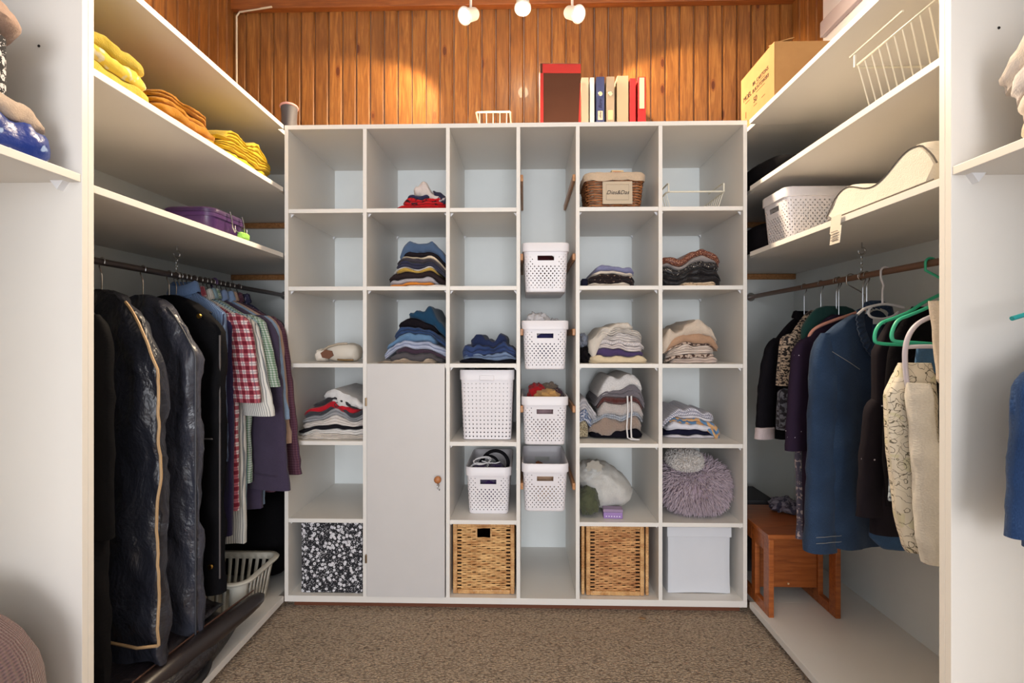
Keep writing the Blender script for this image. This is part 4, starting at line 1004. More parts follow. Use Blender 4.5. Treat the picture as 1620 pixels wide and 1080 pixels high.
# ------------------------------------------------------------------ hanging clothes
def spx(c, e): return math.copysign(abs(c)**e, c)
class Hang:
    """garment on a hanger; local +x points to the aisle, origin on the rod"""
    def __init__(s, name, label, rod, y, ang, group, cat='shirt'):
        left = rod[0] < 0
        s.rz = R(-ang) if left else PI+R(ang); s.left = left; s.o = (rod[0], y, rod[1]); s.fr = -1 if left else 1   # local y sign facing the camera
        s.t = thing(name, label, cat, s.o, s.rz, group); s.seed = random.Random(label).uniform(0, 90)
    def body(s, mat, W, top, drop, L, T=.022, A=.010, power=1.0, flare=0, waves=40, name='body', open_=0, wr=0, xoff=0, a0=.05, parent=None, k2=.55):
        NZ, n = 44, 56; rs = []; uv = []; sd = s.seed
        for j in range(NZ+1):
            f = (j/NZ); fz = f*f*.35+f*.65; z = top-fz*L; d = (top-z)/drop
            if d < 1: a = a0+(W-a0)*d**power; th = T*(.45+.55*d)
            else: q = (d*drop-drop)/(L-drop); a = W*(1+flare*q+.02*fbm(q*4, sd, 0)); th = T*(1+.15*fbm(q*3, sd+4, 1))
            g = min(1, max(0, fz*1.6)); r = []
            for i in range(n):
                t = 2*PI*i/n; x = a*spx(math.cos(t), .7); y = th*spx(math.sin(t), k2)
                y += g*A*math.sin(x*waves+sd+fz*2)*(.5+.5*abs(fbm(x*6, fz*2, sd)))
                y += wr*fbm(x*14+sd, z*9, math.sin(t)*1.5, 4); xx = x+wr*.5*fbm(z*12, sd, t)
                zz = z+(.012*fbm(x*7, sd, 9)-.02*abs(x)/W*0 if j == NZ else 0)
                r.append((xx+xoff, y, zz)); uv.append((a*spx(math.cos(t), .7)+(th if math.sin(t) > 0 else -th)*.4+sd, z))
            rs.append(r)
        m = MB(); m.rings(rs, True, True, uv); s.W, s.top, s.drop, s.L, s.T = W, top, drop, L, T
        return m.build(name, mat, parent or s.t)
    def sleeve(s, mat, x0, x1, z0, z1, w0=.075, w1=.05, T0=.024, T1=.02, wr=.004, name='sleeve', yo=0, cuff=None, bend=0):
        NZ, n = 24, 28; rs = []; uv = []; sd = s.seed+x0*9
        for j in range(NZ+1):
            f = j/NZ; z = z0+(z1-z0)*f; e = min(1, (f*9+.02))**.5
            cx = x0+(x1-x0)*(f**.7)+bend*math.sin(PI*f); a = (w0+(w1-w0)*f)*(.35+.65*e); th = (T0+(T1-T0)*f)*(.4+.6*e)
            if cuff and f > .9: th *= 1.12; a *= 1.04
            r = []
            for i in range(n):
                t = 2*PI*i/n
                x = a*spx(math.cos(t), .8); y = th*spx(math.sin(t), .8)+wr*fbm(x*16, z*14, sd, 3)+yo*f
                r.append((cx+x+wr*.8*fbm(z*18, t, sd), y, z)); uv.append((x+(th if math.sin(t) > 0 else -th)+sd, z))
            rs.append(r)
        m = MB(); m.rings(rs, True, True, uv); return m.build(name, mat, s.t)
    def collar(s, mat, top, r=.058, h=.045, name='collar'):
        rs = []; uv = []
        for k, (rr, zz) in enumerate(((1.0, -.012), (.98, .02), (.95, h*.8), (.92, h), (1.08, h*.9), (1.28, .004), (1.24, -.002))):
            row = []
            for i in range(40):
                t = 2*PI*i/40; front = max(0, math.sin(t)*s.fr)
                row.append((r*rr*math.cos(t), r*.55*rr*math.sin(t), top+zz-.022*front)); uv.append((i*.009+s.seed, k*.012))
            rs.append(row)
        m = MB(); m.rings(rs, False, True, uv); return m.build(name, mat, s.t)
    def front(s, name, mat, x0, x1, z0, z1, off=.004, r=.003):
        y = s.fr*(s.T+off); m = MB()
        n = 16; m.tube([(x0+(x1-x0)*k/n, y+.004*s.fr, z0+(z1-z0)*k/n) for k in range(n+1)], r, 6); return m.build(name, mat, s.t)
    def buttons(s, mat, x, z0, z1, n, off=.012, r=.0055):
        for k in range(n):
            z = z0+(z1-z0)*k/max(1, n-1); y = s.fr*(s.T+off)
            MB().tube([(x, y-.0015, z), (x, y+.0015, z)], r, 10).build('button', mat, s.t)
def hanger(rod, y, ang, W=.2, top=-.075, col=METAL, label='', bar=None, group=None, drop=.06, hook_r=.0022, cat='clothes hanger'):
    left = rod[0] < 0; rz = R(-ang) if left else PI+R(ang)
    t = thing('clothes_hanger', label, cat, (rod[0], y, rod[1]), rz, group)
    R0 = .0105+hook_r+.0004
    m = MB(); m.tube([(R0*math.cos(R(a)), 0, R0*math.sin(R(a))) for a in range(-25, 181, 15)]+[(-R0+.001, 0, -.014), (-.003, 0, -.030), (0, 0, -.042), (0, 0, top)], hook_r, 7)
    m.build('hook', col, t)
    b = bar or col
    m = MB(); m.tube([(-W, 0, top-drop), (-W*.5, 0, top-drop*.42), (-.02, 0, top-.002), (.02, 0, top-.002), (W*.5, 0, top-drop*.42), (W, 0, top-drop)], .0045, 8)
    m.build('shoulder_bar', b, t)
    return t
LR = (-1.28, 1.365); RR = (1.18, 1.352)
WDH = plain(150, 104, 66, .5)
gl = 'hangers on the left rod'
def left_hangers():
    n = 0
    for y, lab in ((1.30, 'metal hook hanger of the black coat nearest the left panel'), (1.50, 'twisted metal hook hanger of the nearest garment bag'), (1.665, 'metal hook hanger of the second garment bag'), (1.79, 'metal hook hanger of the black jacket with brass buttons')):
        hanger(LR, y, 18, .11, top=-.095, label=lab, bar=WDH, drop=.07)
    ys = [1.828, 1.848, 1.872, 1.896, 1.93, 1.965, 1.995, 2.02, 2.045, 2.085, 2.115, 2.15, 2.185, 2.235]
    for i, y in enumerate(ys):
        hanger(LR, y, 15, .15, top=-.080, label='chrome hanger carrying the '+('blue chambray shirt','blue chambray shirt collar','navy shirt','plaid shirt','white pinstriped shirt','teal striped shirt','green checked shirt','dark purple shirt','purple shirt sleeve','light blue shirt','tan linen shirt','maroon checked shirt','back of the maroon shirt','navy dotted shirt')[i]+' on the left rod', bar=METAL, group='chrome shirt hangers on the left rod')
    return
left_hangers()
o = hanger(LR, 2.055, 15, .15, top=-.085, col=plain(74, 52, 92, .5), label='purple plastic hanger between the chrome hooks on the left rod', hook_r=.005)
for dy in (1.84, 1.865):
    pass
gc = 'clothes hanging in the left wardrobe'
NYL = m_nylon((40, 42, 52)); NYL2 = m_nylon((58, 60, 72)); BLKC = cloth(13, 13, 17, bs=.25, rough=.8); TAN = plain(178, 146, 108, .6)
h = Hang('coat', 'black coat hanging closest to the left wardrobe panel', LR, 1.30, 5, gc, 'coat')
h.body(BLKC, .19, -.08, .13, 1.13, .035, .012, .7, name='coat_body', wr=.012); h.sleeve(BLKC, .15, .17, -.17, -.75, .06, .045)
h.collar(cloth(40, 40, 56), -.09, .06, .05); 
h = Hang('garment_bag', 'black nylon garment bag with tan zip edge on the left', LR, 1.50, 17, gc, 'garment bag')
h.body(NYL, .250, -.085, .23, 1.08, .036, .016, .50, name='bag_body', wr=.018, waves=22, a0=.03)
def edgepipe(h, mat, r, zs, x_of, y_of, nm): 
    m = MB(); m.tube([(x_of(z), y_of(z), z) for z in zs], r, 6); return m.build(nm, mat, h.t)
W_ = .262
def ex(z):
    d = (-.085-z)/.23; return (.03+(W_-.03)*min(1, max(0, d))**.5)+.004+.009*fbm(z*7, 2, 0)
edgepipe(h, TAN, .0040, [-.125-.975*k/60 for k in range(61)], lambda z: ex(z)-.004, lambda z: -.020+.012*fbm(z*6, 5, 1), 'zip_edge')
m = MB(); m.tube([(ex(-1.10)-.004-.24*k/14, -.020-.024*min(1, k/3), -1.10-.012*k/14) for k in range(15)], .0042, 6); m.build('hem_piping', TAN, h.t)
h = Hang('garment_bag', 'dark grey nylon garment bag second from the left panel', LR, 1.665, 17, gc, 'garment bag')
h.body(NYL2, .250, -.085, .20, 1.16, .036, .014, .55, name='bag_body', wr=.016, waves=20, a0=.03)
edgepipe(h, plain(52, 54, 62, .5), .0030, [-.13-1.1*k/60 for k in range(61)], lambda z: (.03+(.250-.03)*min(1, (-.085-z)/.2)**.55)+.002, lambda z: -.014, 'seam_piping')
h = Hang('jacket', 'long black jacket with brass buttons in front of the plaid shirt', LR, 1.79, 17, gc, 'jacket')
h.body(BLKC, .258, -.075, .13, 1.03, .034, .010, .62, name='jacket_body', wr=.010, a0=.03)
edgepipe(h, plain(86, 80, 80, .6), .0030, [-.22-.83*k/60 for k in range(61)], lambda z: .256, lambda z: -.016, 'edge_binding')
m = MB(); m.tube([(.25, -.040, -.57), (.15, -.044, -.575)], .0028, 5); m.build('seam_tape', plain(86, 84, 86, .6), h.t)
for z, x in ((-.155, .195), (-1.0, .245)): MB().tube([(x, -.040, z), (x, -.046, z)], .0085, 14).build('brass_button', BRASS, h.t)
PL_R = plaid((212, 196, 196), (162, 84, 94), (108, 28, 44), .030)
def shirt(label, y, ang, mat, W, L, sl=None, top=-.070, drop=.085, col=None, T=.020, hem=None, sleeve_w=(.078, .066), sx=.055, wr=.005, name='shirt', A=.010, rod=LR, group=None, cat='shirt', power=.9):
    h = Hang(name, label, rod, y, ang, group or gc, cat)
    h.body(mat, W, top, drop, L, T, A, power, name='shirt_body', wr=wr)
    if sl:
        h.sleeve(mat, W-.035, W+sx-.02, top-drop+.018, top-drop-sl, sleeve_w[0], sleeve_w[1], cuff=True, wr=wr)
        h.sleeve(mat, -(W-.055), -(W-.035), top-drop+.018, top-drop-sl, sleeve_w[0], sleeve_w[1], cuff=True, wr=wr)
    h.collar(col or mat, top, .055, .04)
    return h
h = shirt('red and white plaid short-sleeved shirt behind the black jacket', 1.905, 15, PL_R, .225, .80, .31, sx=.055)
h.buttons(plain(220, 214, 210, .4), 0, -.12, -.7, 6)
shirt('blue chambray shirt with small check collar left of the plaid one', 1.868, 15, stripes(122, 148, 186, 54, 62, 88, .006, .4), .200, .62, None, top=-.055, col=cloth(108, 136, 180))
shirt('white pinstriped short-sleeved shirt hanging below the plaid shirt', 1.955, 15, stripes(214, 212, 206, 120, 124, 128, .0085, .28), .22, .93, .36, sx=.088, top=-.075)
shirt('green and white fine checked shirt with short sleeve in the left wardrobe', 2.000, 15, plaid((206, 210, 204), (140, 160, 142), (92, 120, 96), .009), .225, .72, .26, sx=.085)
shirt('teal striped short-sleeved shirt under the white pinstriped one', 1.980, 15, stripes(150, 178, 190, 70, 96, 110, .012, .3), .215, .84, .33, sx=.06)
h = shirt('dark purple long-sleeved shirt with wide sleeve and cuff', 2.050, 15, cloth(66, 56, 78), .235, .84, .67, sx=.065, sleeve_w=(.10, .092), col=cloth(128, 150, 190))
h.front('cuff_seam', cloth(54, 44, 68), .215, .345, -.76, -.765, .016, .0014)
shirt('light blue shirt showing its hem beneath the purple sleeve', 2.100, 15, cloth(150, 178, 214), .225, .84, .40, sx=.07, col=cloth(140, 166, 206))
shirt('tan linen shirt showing a sliver beside the purple shirt', 2.125, 16, cloth(186, 156, 138), .235, .74, .50, sx=.062)
h = shirt('maroon fine-check long-sleeved shirt reaching past the centre unit', 2.170, 19, plaid((104, 70, 80), (88, 52, 64), (66, 40, 56), .010), .245, .80, .63, sx=.095, sleeve_w=(.075, .066))
h = shirt('navy dotted shirt farthest back on the left rod', 2.225, 17, dots((52, 50, 76), (150, 148, 168), 130, .25), .205, .70, .40, sx=.045)
g2 = 'dark bottoms behind the left shirts'
shirt('navy blue shirt hanging long behind the black jacket edge', 1.885, 15, cloth(44, 38, 74), .218, .86, None, top=-.09)

# right wardrobe garments
gr = 'clothes hanging in the right wardrobe'
for y, lab in ((2.165, 'black cardigan'), (2.045, 'tweed top'), (1.945, 'teal top'), (1.93, 'plum dotted shirt'), (1.795, 'denim shirt'), (1.775, 'dark blouse beside the denim shirt')):
    hanger(RR, y, 15, .09, top=-.135, drop=.06, label='chrome hook hanger carrying the '+lab+' on the right rod', bar=METAL)
h = Hang('cardigan', 'black cardigan with white turned cuff farthest along the right rod', RR, 2.160, 20, gr, 'cardigan')
BK2 = cloth(20, 18, 24)
h.body(BK2, .165, -.13, .10, .50, .022, .006, .8, name='cardigan_body'); h.sleeve(BK2, .14, .215, -.215, -.58, .05, .036, bend=.01)
h.sleeve(cloth(206, 190, 192), .212, .216, -.575, -.625, .042, .044, .024, .024, .001, 'cuff'); h.collar(BK2, -.13, .05, .03)
h = Hang('tweed_top', 'black and beige tweed top with puffed sleeve on the right rod', RR, 2.045, 18, gr, 'top')
TW = speck(40, 34, 36, 190, 170, 150, 110, .5)
h.body(TW, .155, -.105, .11, .50, .022, .006, .75, name='top_body'); h.sleeve(TW, .14, .170, -.20, -.40, .045, .042, .026, .028); h.sleeve(speck(110, 112, 124, 40, 38, 46, 60, .5), .165, .172, -.41, -.57, .036, .040, .022, .026, name='lace_cuff')
h = Hang('blouse', 'dark green blouse with rounded shoulder on the right rod', RR, 1.955, 16, gr, 'blouse'); h.body(cloth(24, 66, 62), .15, -.095, .085, .62, .022, .006, .5, name='blouse_body')
h = Hang('shirt', 'dark plum shirt with tiny white dots beside the denim shirt', RR, 1.905, 16, gr, 'shirt')
PD = dots((38, 24, 44), (214, 206, 220), 34, .055)
h.body(PD, .180, -.13, .10, .79, .026, .010, .8, name='shirt_body'); h.sleeve(PD, .16, .205, -.22, -.62, .055, .05)
m = MB(); 
for k in range(16):
    pass
h = Hang('lace_skirt', 'pale lace and grey patterned cloth hanging below the plum shirt', RR, 1.97, 14, gr, 'skirt'); h.body(speck(206, 190, 190, 96, 92, 112, 60, .42), .165, -.60, .05, .37, .018, .010, .8, name='lace_panel', a0=.15)
# peach hanger
def poly_hanger(label, Y, pts, mat, r=.005, hook=True, extra=(), ang=0, hm=None):
    """hanger drawn in the plane y=Y: pts are photo pixels turned into that plane"""
    t = thing('clothes_hanger', label, 'clothes hanger', (RR[0], Y, RR[1]))
    def W3(p): return (PX(p[0], Y)-RR[0], 0, PZ(p[1], Y, p[0])-RR[1])
    def sm(P):
        out = []
        for i in range(len(P)-1):
            p0, p1, p2, p3 = P[max(i-1, 0)], P[i], P[i+1], P[min(i+2, len(P)-1)]
            for k in range(6):
                u = k/6; out.append(tuple(.5*((2*p1[a])+(-p0[a]+p2[a])*u+(2*p0[a]-5*p1[a]+4*p2[a]-p3[a])*u*u+(-p0[a]+3*p1[a]-3*p2[a]+p3[a])*u**3) for a in (0, 1)))
        return out+[P[-1]]
    m = MB(); m.tube([W3(p) for p in sm(pts)], r, 8); m.build('arm_frame', mat, t)
    for e in extra: mm = MB(); mm.tube([W3(p) for p in sm(e)], r*.85, 8); mm.build('cross_bar', mat, t)
    if hook:
        R0 = .0105+r*.7+.001; m = MB()
        top = W3(pts[-1]) if hook == 'end' else W3(hook)
        m.tube([(R0*math.cos(R(a)), 0, R0*math.sin(R(a))) for a in range(-10, 181, 15)]+[(-R0, 0, -.02), (top[0]*.6, 0, -.045), (top[0], 0, -.06), top], r*.75 if not hm else .0022, 8); m.build('hook', hm or mat, t)
    return t
poly_hanger('peach plastic hanger showing above the plum dotted shirt', 1.86, [(1280, 545), (1281, 530), (1292, 518), (1318, 507), (1345, 498), (1368, 490)], plain(214, 150, 132, .5), .006, hook=(1368, 490), hm=METAL)
# denim shirt
h = Hang('denim_shirt', 'blue denim shirt with ruffled collar at the front of the right rod', RR, 1.775, 12, gr, 'shirt')
DN = denim(42, 62, 90)
h.body(DN, .180, -.135, .075, .79, .030, .022, .85, name='shirt_body', waves=26, wr=.006)
h.sleeve(DN, .155, .185, -.20, -.935, .058, .052, .030, .030, .006, cuff=True); h.sleeve(DN, -.15, -.175, -.20, -.90, .058, .05, .028, .026, .006)
STI = plain(150, 150, 150, .8)
for z in (-.875, -.895):
    m = MB(); m.tube([(.135+.008*k, .036+.001*math.sin(k), z) for k in range(13)], .0009, 4); m.build('stitching', STI, h.t)
m = MB(); m.tube([(.165-.010*k, .030+.0012*min(k, 6), -.262-.006*k) for k in range(11)], .0010, 4); m.build('stitching', STI, h.t)
m = MB(); m.box(-.016, .016, .0, .006, -.80, -.17); pl_ = m.build('button_placket', denim(38, 56, 82), h.t, False, .002); pl_.location = (0, .036, 0)
for k in range(5): MB().tube([(0, .043, -.3-.12*k), (0, .046, -.3-.12*k)], .006, 12).build('button', plain(120, 120, 124, .4, metal=.6), h.t)
m = MB(); m.tube([(0, 0, 0), (0, .003, 0)], 1.0, 24); no_ = m.build('neck_shade', denim(30, 44, 66), h.t); no_.scale = (.050, 1, .062); no_.location = (-.004, .0335, -.185)  # flat disc, shade inside the neck opening put into darker denim
for nm_, path, wd in (('ruffled_collar', [(.062, -.118), (.066, -.15), (.060, -.19), (.040, -.235), (.012, -.268), (-.016, -.285)], .019), ('ruffled_collar', [(.050, -.112), (.02, -.104), (-.02, -.104), (-.052, -.115), (-.062, -.15), (-.055, -.20), (-.035, -.25)], .014)):
    rs = []; uv = []; NP = 70; L_ = len(path)-1
    for i in range(NP+1):
        q = i/NP*L_; a = min(int(q), L_-1); f = q-a; x = path[a][0]*(1-f)+path[a+1][0]*f; z = path[a][1]*(1-f)+path[a+1][1]*f
        dx, dz = path[a+1][0]-path[a][0], path[a+1][1]-path[a][1]; n_ = math.hypot(dx, dz); nx, nz = -dz/n_, dx/n_
        wv = .004*math.sin(i*1.15); e = min(1, (i+2)/5, (NP+2-i)/5)
        rs.append([(x-nx*wd*e, .037, z-nz*wd*e), (x, .044+wv*.4, z), (x+nx*wd*e, .046+wv, z+nz*(wd*e+wv)), (x+nx*wd*.9*e, .039+wv*.5, z+nz*wd*.9*e), (x, .036, z)])
        uv += [(i*.006, k*.012) for k in range(5)]
    m = MB(); m.rings(rs, True, True, uv); m.build(nm_, denim(48, 66, 94), h.t)
lb = MB().box(-.024, .024, 0, .002, -.010, .010).build('neck_label', plain(214, 212, 214, .7), h.t, False, .001); lb.location = (-.010, .0372, -.160)
WHP = plain(226, 222, 224, .4)
poly_hanger('white plastic hanger over the collar of the denim shirt', 1.685, [(1357, 497), (1368, 488), (1385, 483), (1400, 481), (1415, 483), (1430, 487)], WHP, .0045, hook=(1396, 482), extra=([(1380, 484), (1374, 492), (1378, 501), (1395, 504), (1412, 500), (1421, 493)],))
h = Hang('blouse', 'black blouse with sparse white dots between denim and floral trousers', RR, 1.60, 12, gr, 'blouse')
BD = dots((24, 18, 26), (214, 206, 214), 14, .045); h.body(BD, .115, -.16, .10, .66, .026, .010, .8, name='blouse_body'); h.sleeve(BD, .09, .125, -.40, -.76, .045, .048)

GRN = plain(62, 188, 148, .4)
poly_hanger('mint green plastic hanger, left one of the green pair', 1.50, [(1478, 545), (1420, 545), (1392, 543), (1384, 538), (1386, 522), (1396, 510), (1415, 503), (1440, 492), (1462, 478), (1500, 460)], GRN, .0050, hook=(1500, 460))
poly_hanger('mint green plastic hanger, right one of the green pair', 1.44, [(1490, 545), (1445, 542), (1418, 540), (1411, 534), (1413, 520), (1422, 506), (1440, 498), (1468, 486), (1510, 464)], plain(70, 196, 158, .4), .0050, hook=(1510, 464))
poly_hanger('pale lilac plastic hanger with drooping arm above the floral trousers', 1.335, [(1437, 618), (1433, 590), (1432, 555), (1438, 530), (1452, 512), (1475, 500), (1510, 486)], plain(206, 200, 214, .4), .0062, hook=(1515, 484), extra=([(1433, 549), (1455, 548), (1490, 548)],))
# trousers hung over the lilac hanger
def draped(name, label, cat, mat, Y, left, right, z0, z1, T, wr=.006, seed=0, group=gr, part='leg', waves=60, A=.006):
    """left/right: lists of (pixel row, pixel column) edges in the plane y=Y"""
    xm = (PX(left[0][1], Y)+PX(right[0][1], Y))/2
    t = thing(name, label, cat, (xm, Y, PZ(z0, Y)), 0, group); rs = []; uv = []; NZ, n = 40, 44
    def interp(L, r):
        for (a, b), (c, d) in zip(L, L[1:]):
            if a <= r <= c: return b+(d-b)*(r-a)/(c-a)
        return L[-1][1]
    for j in range(NZ+1):
        row = z0+(z1-z0)*j/NZ; xl, xr = PX(interp(left, row), Y), PX(interp(right, row), Y); z = PZ(row, Y, 1440)-t.location.z
        a = (xr-xl)/2; c = (xl+xr)/2-xm; e = min(1, .4+j/5, .75+(NZ-j)/3)
        r = []
        for i in range(n):
            q = 2*PI*i/n; x = a*spx(math.cos(q), .75); y = T*e*spx(math.sin(q), .7)+A*math.sin(x*waves+seed+j*.03)+wr*fbm(x*18, z*7, seed, 3)
            r.append((c+x+wr*.4*fbm(z*14, q, seed), y, z)); uv.append((x+(T if math.sin(q) > 0 else -T)+seed, z))
        rs.append(r)
    m = MB(); m.rings(rs, True, True, uv); m.build(part, mat, t); return t
FLO = floral((220, 210, 192), (112, 104, 88), (200, 194, 150), 26)
draped('trousers', 'cream trousers with grey flower drawings hanging on the lilac hanger', 'trousers', FLO, 1.36, [(574, 1424), (600, 1412), (622, 1399), (700, 1403), (800, 1416), (862, 1428), (872, 1434)], [(574, 1470), (610, 1478), (700, 1484), (872, 1500)], 574, 872, .028, seed=3)
draped('trousers', 'plain white trousers hanging in front of the floral pair', 'trousers', cloth(226, 220, 210), 1.305, [(606, 1441), (650, 1441), (760, 1448), (850, 1452), (888, 1462)], [(606, 1466), (700, 1476), (800, 1484), (888, 1496)], 606, 890, .020, seed=9, wr=.010)
draped('jeans', 'light blue denim shirt inside glimpsed under the black dotted blouse', 'jeans', denim(62, 92, 130), 1.70, [(770, 1384), (850, 1376), (858, 1384), (868, 1396)], [(770, 1436), (868, 1430)], 770, 868, .020, seed=21)  # separate piece added for the inside back of the denim shirt
draped('mesh_cloth', 'sheer grey mesh cloth peeking below the white trousers', 'cloth', speck(150, 142, 140, 196, 190, 188, 60, .5), 1.30, [(866, 1466), (894, 1466)], [(866, 1500), (894, 1500)], 866, 894, .006, seed=2)
draped('strap_top', 'cream strap top at the right edge of the right wardrobe opening', 'top', cloth(220, 206, 190), 1.27, [(476, 1468), (520, 1474), (600, 1480), (606, 1484)], [(476, 1500), (606, 1500)], 476, 606, .010, seed=5)
draped('skirt', 'blue satin cloth strip between lilac hanger and floral trousers', 'cloth', cloth(70, 110, 150), 1.42, [(548, 1450), (584, 1446)], [(548, 1476), (584, 1480)], 546, 590, .008, seed=7)
draped('blouse', 'black garment hanging behind the green hangers', 'blouse', cloth(20, 17, 22), 1.53, [(485, 1440), (530, 1412), (560, 1404), (700, 1396), (800, 1400)], [(485, 1500), (800, 1500)], 485, 800, .016, seed=8)
draped('cloth_strip', 'pale blue checked hem visible beside the black dotted blouse', 'cloth', speck(190, 204, 216, 90, 100, 120, 60, .5), 1.45, [(748, 1406), (790, 1406)], [(748, 1420), (790, 1418)], 746, 792, .008, seed=12)

# ------------------------------------------------------------------ wooden step stool
X0s, X1s, Y0s, Y1s, ZS = .942, 1.216, 1.975, 2.335, .378
st = thing('step_stool', 'varnished wooden step stool with frame sides in the right wardrobe', 'stool', ((X0s+X1s)/2, (Y0s+Y1s)/2, .0565))
def sp(nm, a, b, c, d, e, f, bv=.003):
    return bx(nm, a-st.location.x, b-st.location.x, c-st.location.y, d-st.location.y, e-.0565, f-.0565, M_STOOL, st, bv)
sp('seat', X0s-.004, X1s+.004, Y0s-.002, Y1s, ZS-.018, ZS)
for a, b in ((X0s, X0s+.020), (X1s-.020, X1s)):
    for c, d in ((Y0s, Y0s+.045), (Y0s+.115, Y0s+.150), (Y1s-.04, Y1s)): sp('leg', a, b, c, d, .0565, ZS-.018)
    for c, d in ((Y0s+.045, Y0s+.115), (Y0s+.150, Y1s-.04)):
        sp('lower_rail', a, b, c, d, .0565, .096); sp('upper_rail', a, b, c, d, ZS-.075, ZS-.018)
sp('cross_panel', X0s+.020, X1s-.020, Y0s+.125, Y0s+.140, .115, ZS-.018)
MB().tube([(0, 0, 0), (0, -.004, 0)], .004, 8).build('screw_cover', plain(214, 180, 140, .5), st, loc=(.0, Y0s+.125-st.location.y, .075))
blob('scarf', 'grey patterned scarf end lying on the wooden step stool', 'scarf', (1.135, 2.24, ZS+.030), (.055, .05, .030), speck(140, 132, 146, 70, 66, 86, 40, .5), amp=.3, seed=71, ridge=.25, flat=.9)
blob('shoe', 'black shoe tip resting behind the step stool by the unit', 'shoe', (.985, 2.45, .415), (.035, .06, .030), plain(18, 16, 20, .5), amp=.08, seed=72, flat=.9)
bx('storage_box', .96, 1.16, 2.37, 2.60, .0565, .386, plain(60, 58, 62, .7), bev=.004); tag(bpy.context.scene.objects['storage_box'], 'dark low box behind the step stool holding a black shoe', 'box')

# ------------------------------------------------------------------ right wardrobe shelves
# contour pillow, profile face to the aisle
PYs = [1.17+.42*k/40 for k in range(41)]
def phgt(y):
    u = (y-1.17)/.42; a = .104*math.exp(-((max(0, u-.16))/.24)**2); b = .078*math.exp(-((u-.80)/.22)**2); return max(.03, a+b+.030*math.exp(-((u-.5)/.3)**2))
pt = thing('contour_pillow', 'white contoured foam pillow with grey piping on the right shelf', 'pillow', (1.09, 1.38, 1.4905)); rs = []; uv = []
n = 40
for j in range(25):
    f = j/24; x = -.155+.31*f; k = min(1, (1-abs(2*f-1)**8)*1.0+.0)**.5*.10+.90; r = []
    ys = PYs; top = [(y, phgt(y)*k+.0) for y in ys]
    mid = [(1.17, .022)]
    loop = []
    for i in range(n):
        y, z = top[int(i*40/(n-1))]; e = min(1, (i+.6)/5, (n-.4-i)/4)**.5; loop.append((y, .012+(z-.012)*e))
    loop += [(1.59-.42*(i+1)/14, .0) for i in range(13)]
    for (y, z) in loop:
        yy = 1.38+(y-1.38)*(k*.5+.5); r.append((x, yy-1.38, z)); uv.append((y, z+x))
    rs.append(r)
m = MB(); m.rings(rs, True, True, uv); m.build('pillow_body', cloth(228, 220, 206, .9), pt)
for xx, zz in ((-.1555, 0),):
    m = MB(); lp = [(xx, y-1.38, .012+(phgt(y)*.9-.012)*min(1, (i+.6)/5, (40.4-i)/4)**.5) for i, y in enumerate(PYs)]; m.tube(lp, .0020, 5); m.build('piping', plain(96, 90, 84, .7), pt)
    m = MB(); m.tube([(xx, -.20+.4*k/10, .006) for k in range(11)], .0018, 5); m.build('piping', plain(96, 90, 84, .7), pt)
lb = MB().add([(0, -.024, 0), (0, .024, 0), (-.004, .026, -.05), (-.004, -.022, -.05), (.001, -.024, 0), (.001, .024, 0), (-.003, .026, -.05), (-.003, -.022, -.05)], [(0, 1, 2, 3), (7, 6, 5, 4), (0, 4, 5, 1), (2, 6, 7, 3), (1, 5, 6, 2), (3, 7, 4, 0)])
mm = MB(); mm.add([(0, -.024, 0), (0, .024, 0), (-.004, .026, -.05), (-.004, -.022, -.05), (.001, -.024, 0), (.001, .024, 0), (-.003, .026, -.05), (-.003, -.022, -.05)], [(0, 1, 2, 3), (7, 6, 5, 4), (0, 4, 5, 1), (2, 6, 7, 3), (1, 5, 6, 2), (3, 7, 4, 0)])
l1 = mm.build('care_label', plain(214, 204, 190, .5), pt, False); l1.location = (-.174, .13, .004)
l2 = l1.copy(); C.objects.link(l2); l2.location = (-.177, .125, -.030); l2['label'] = 'second hanging care label with grey print'
for k in range(4): MB().box(-.0008, .0008, -.016, .016, -.0008, .0008).build('printed_line', plain(120, 110, 104, .7), l2, loc=(-.005, .002, -.014-.008*k))
blob('dark_block', 'black soft bag at the far end of the upper right shelf', 'bag', (1.13, 2.30, 1.758+.062), (.17, .30, .062), cloth(20, 19, 22), amp=.06, seed=81, n=4, flat=.98)
blob('dark_block', 'dark rounded block behind the white basket on the lower right shelf', 'bag', (1.14, 2.33, 1.489+.075), (.15, .20, .075), cloth(34, 30, 34), amp=.06, seed=82, n=4, flat=.98)  # dark rounded block filling the area behind the basket
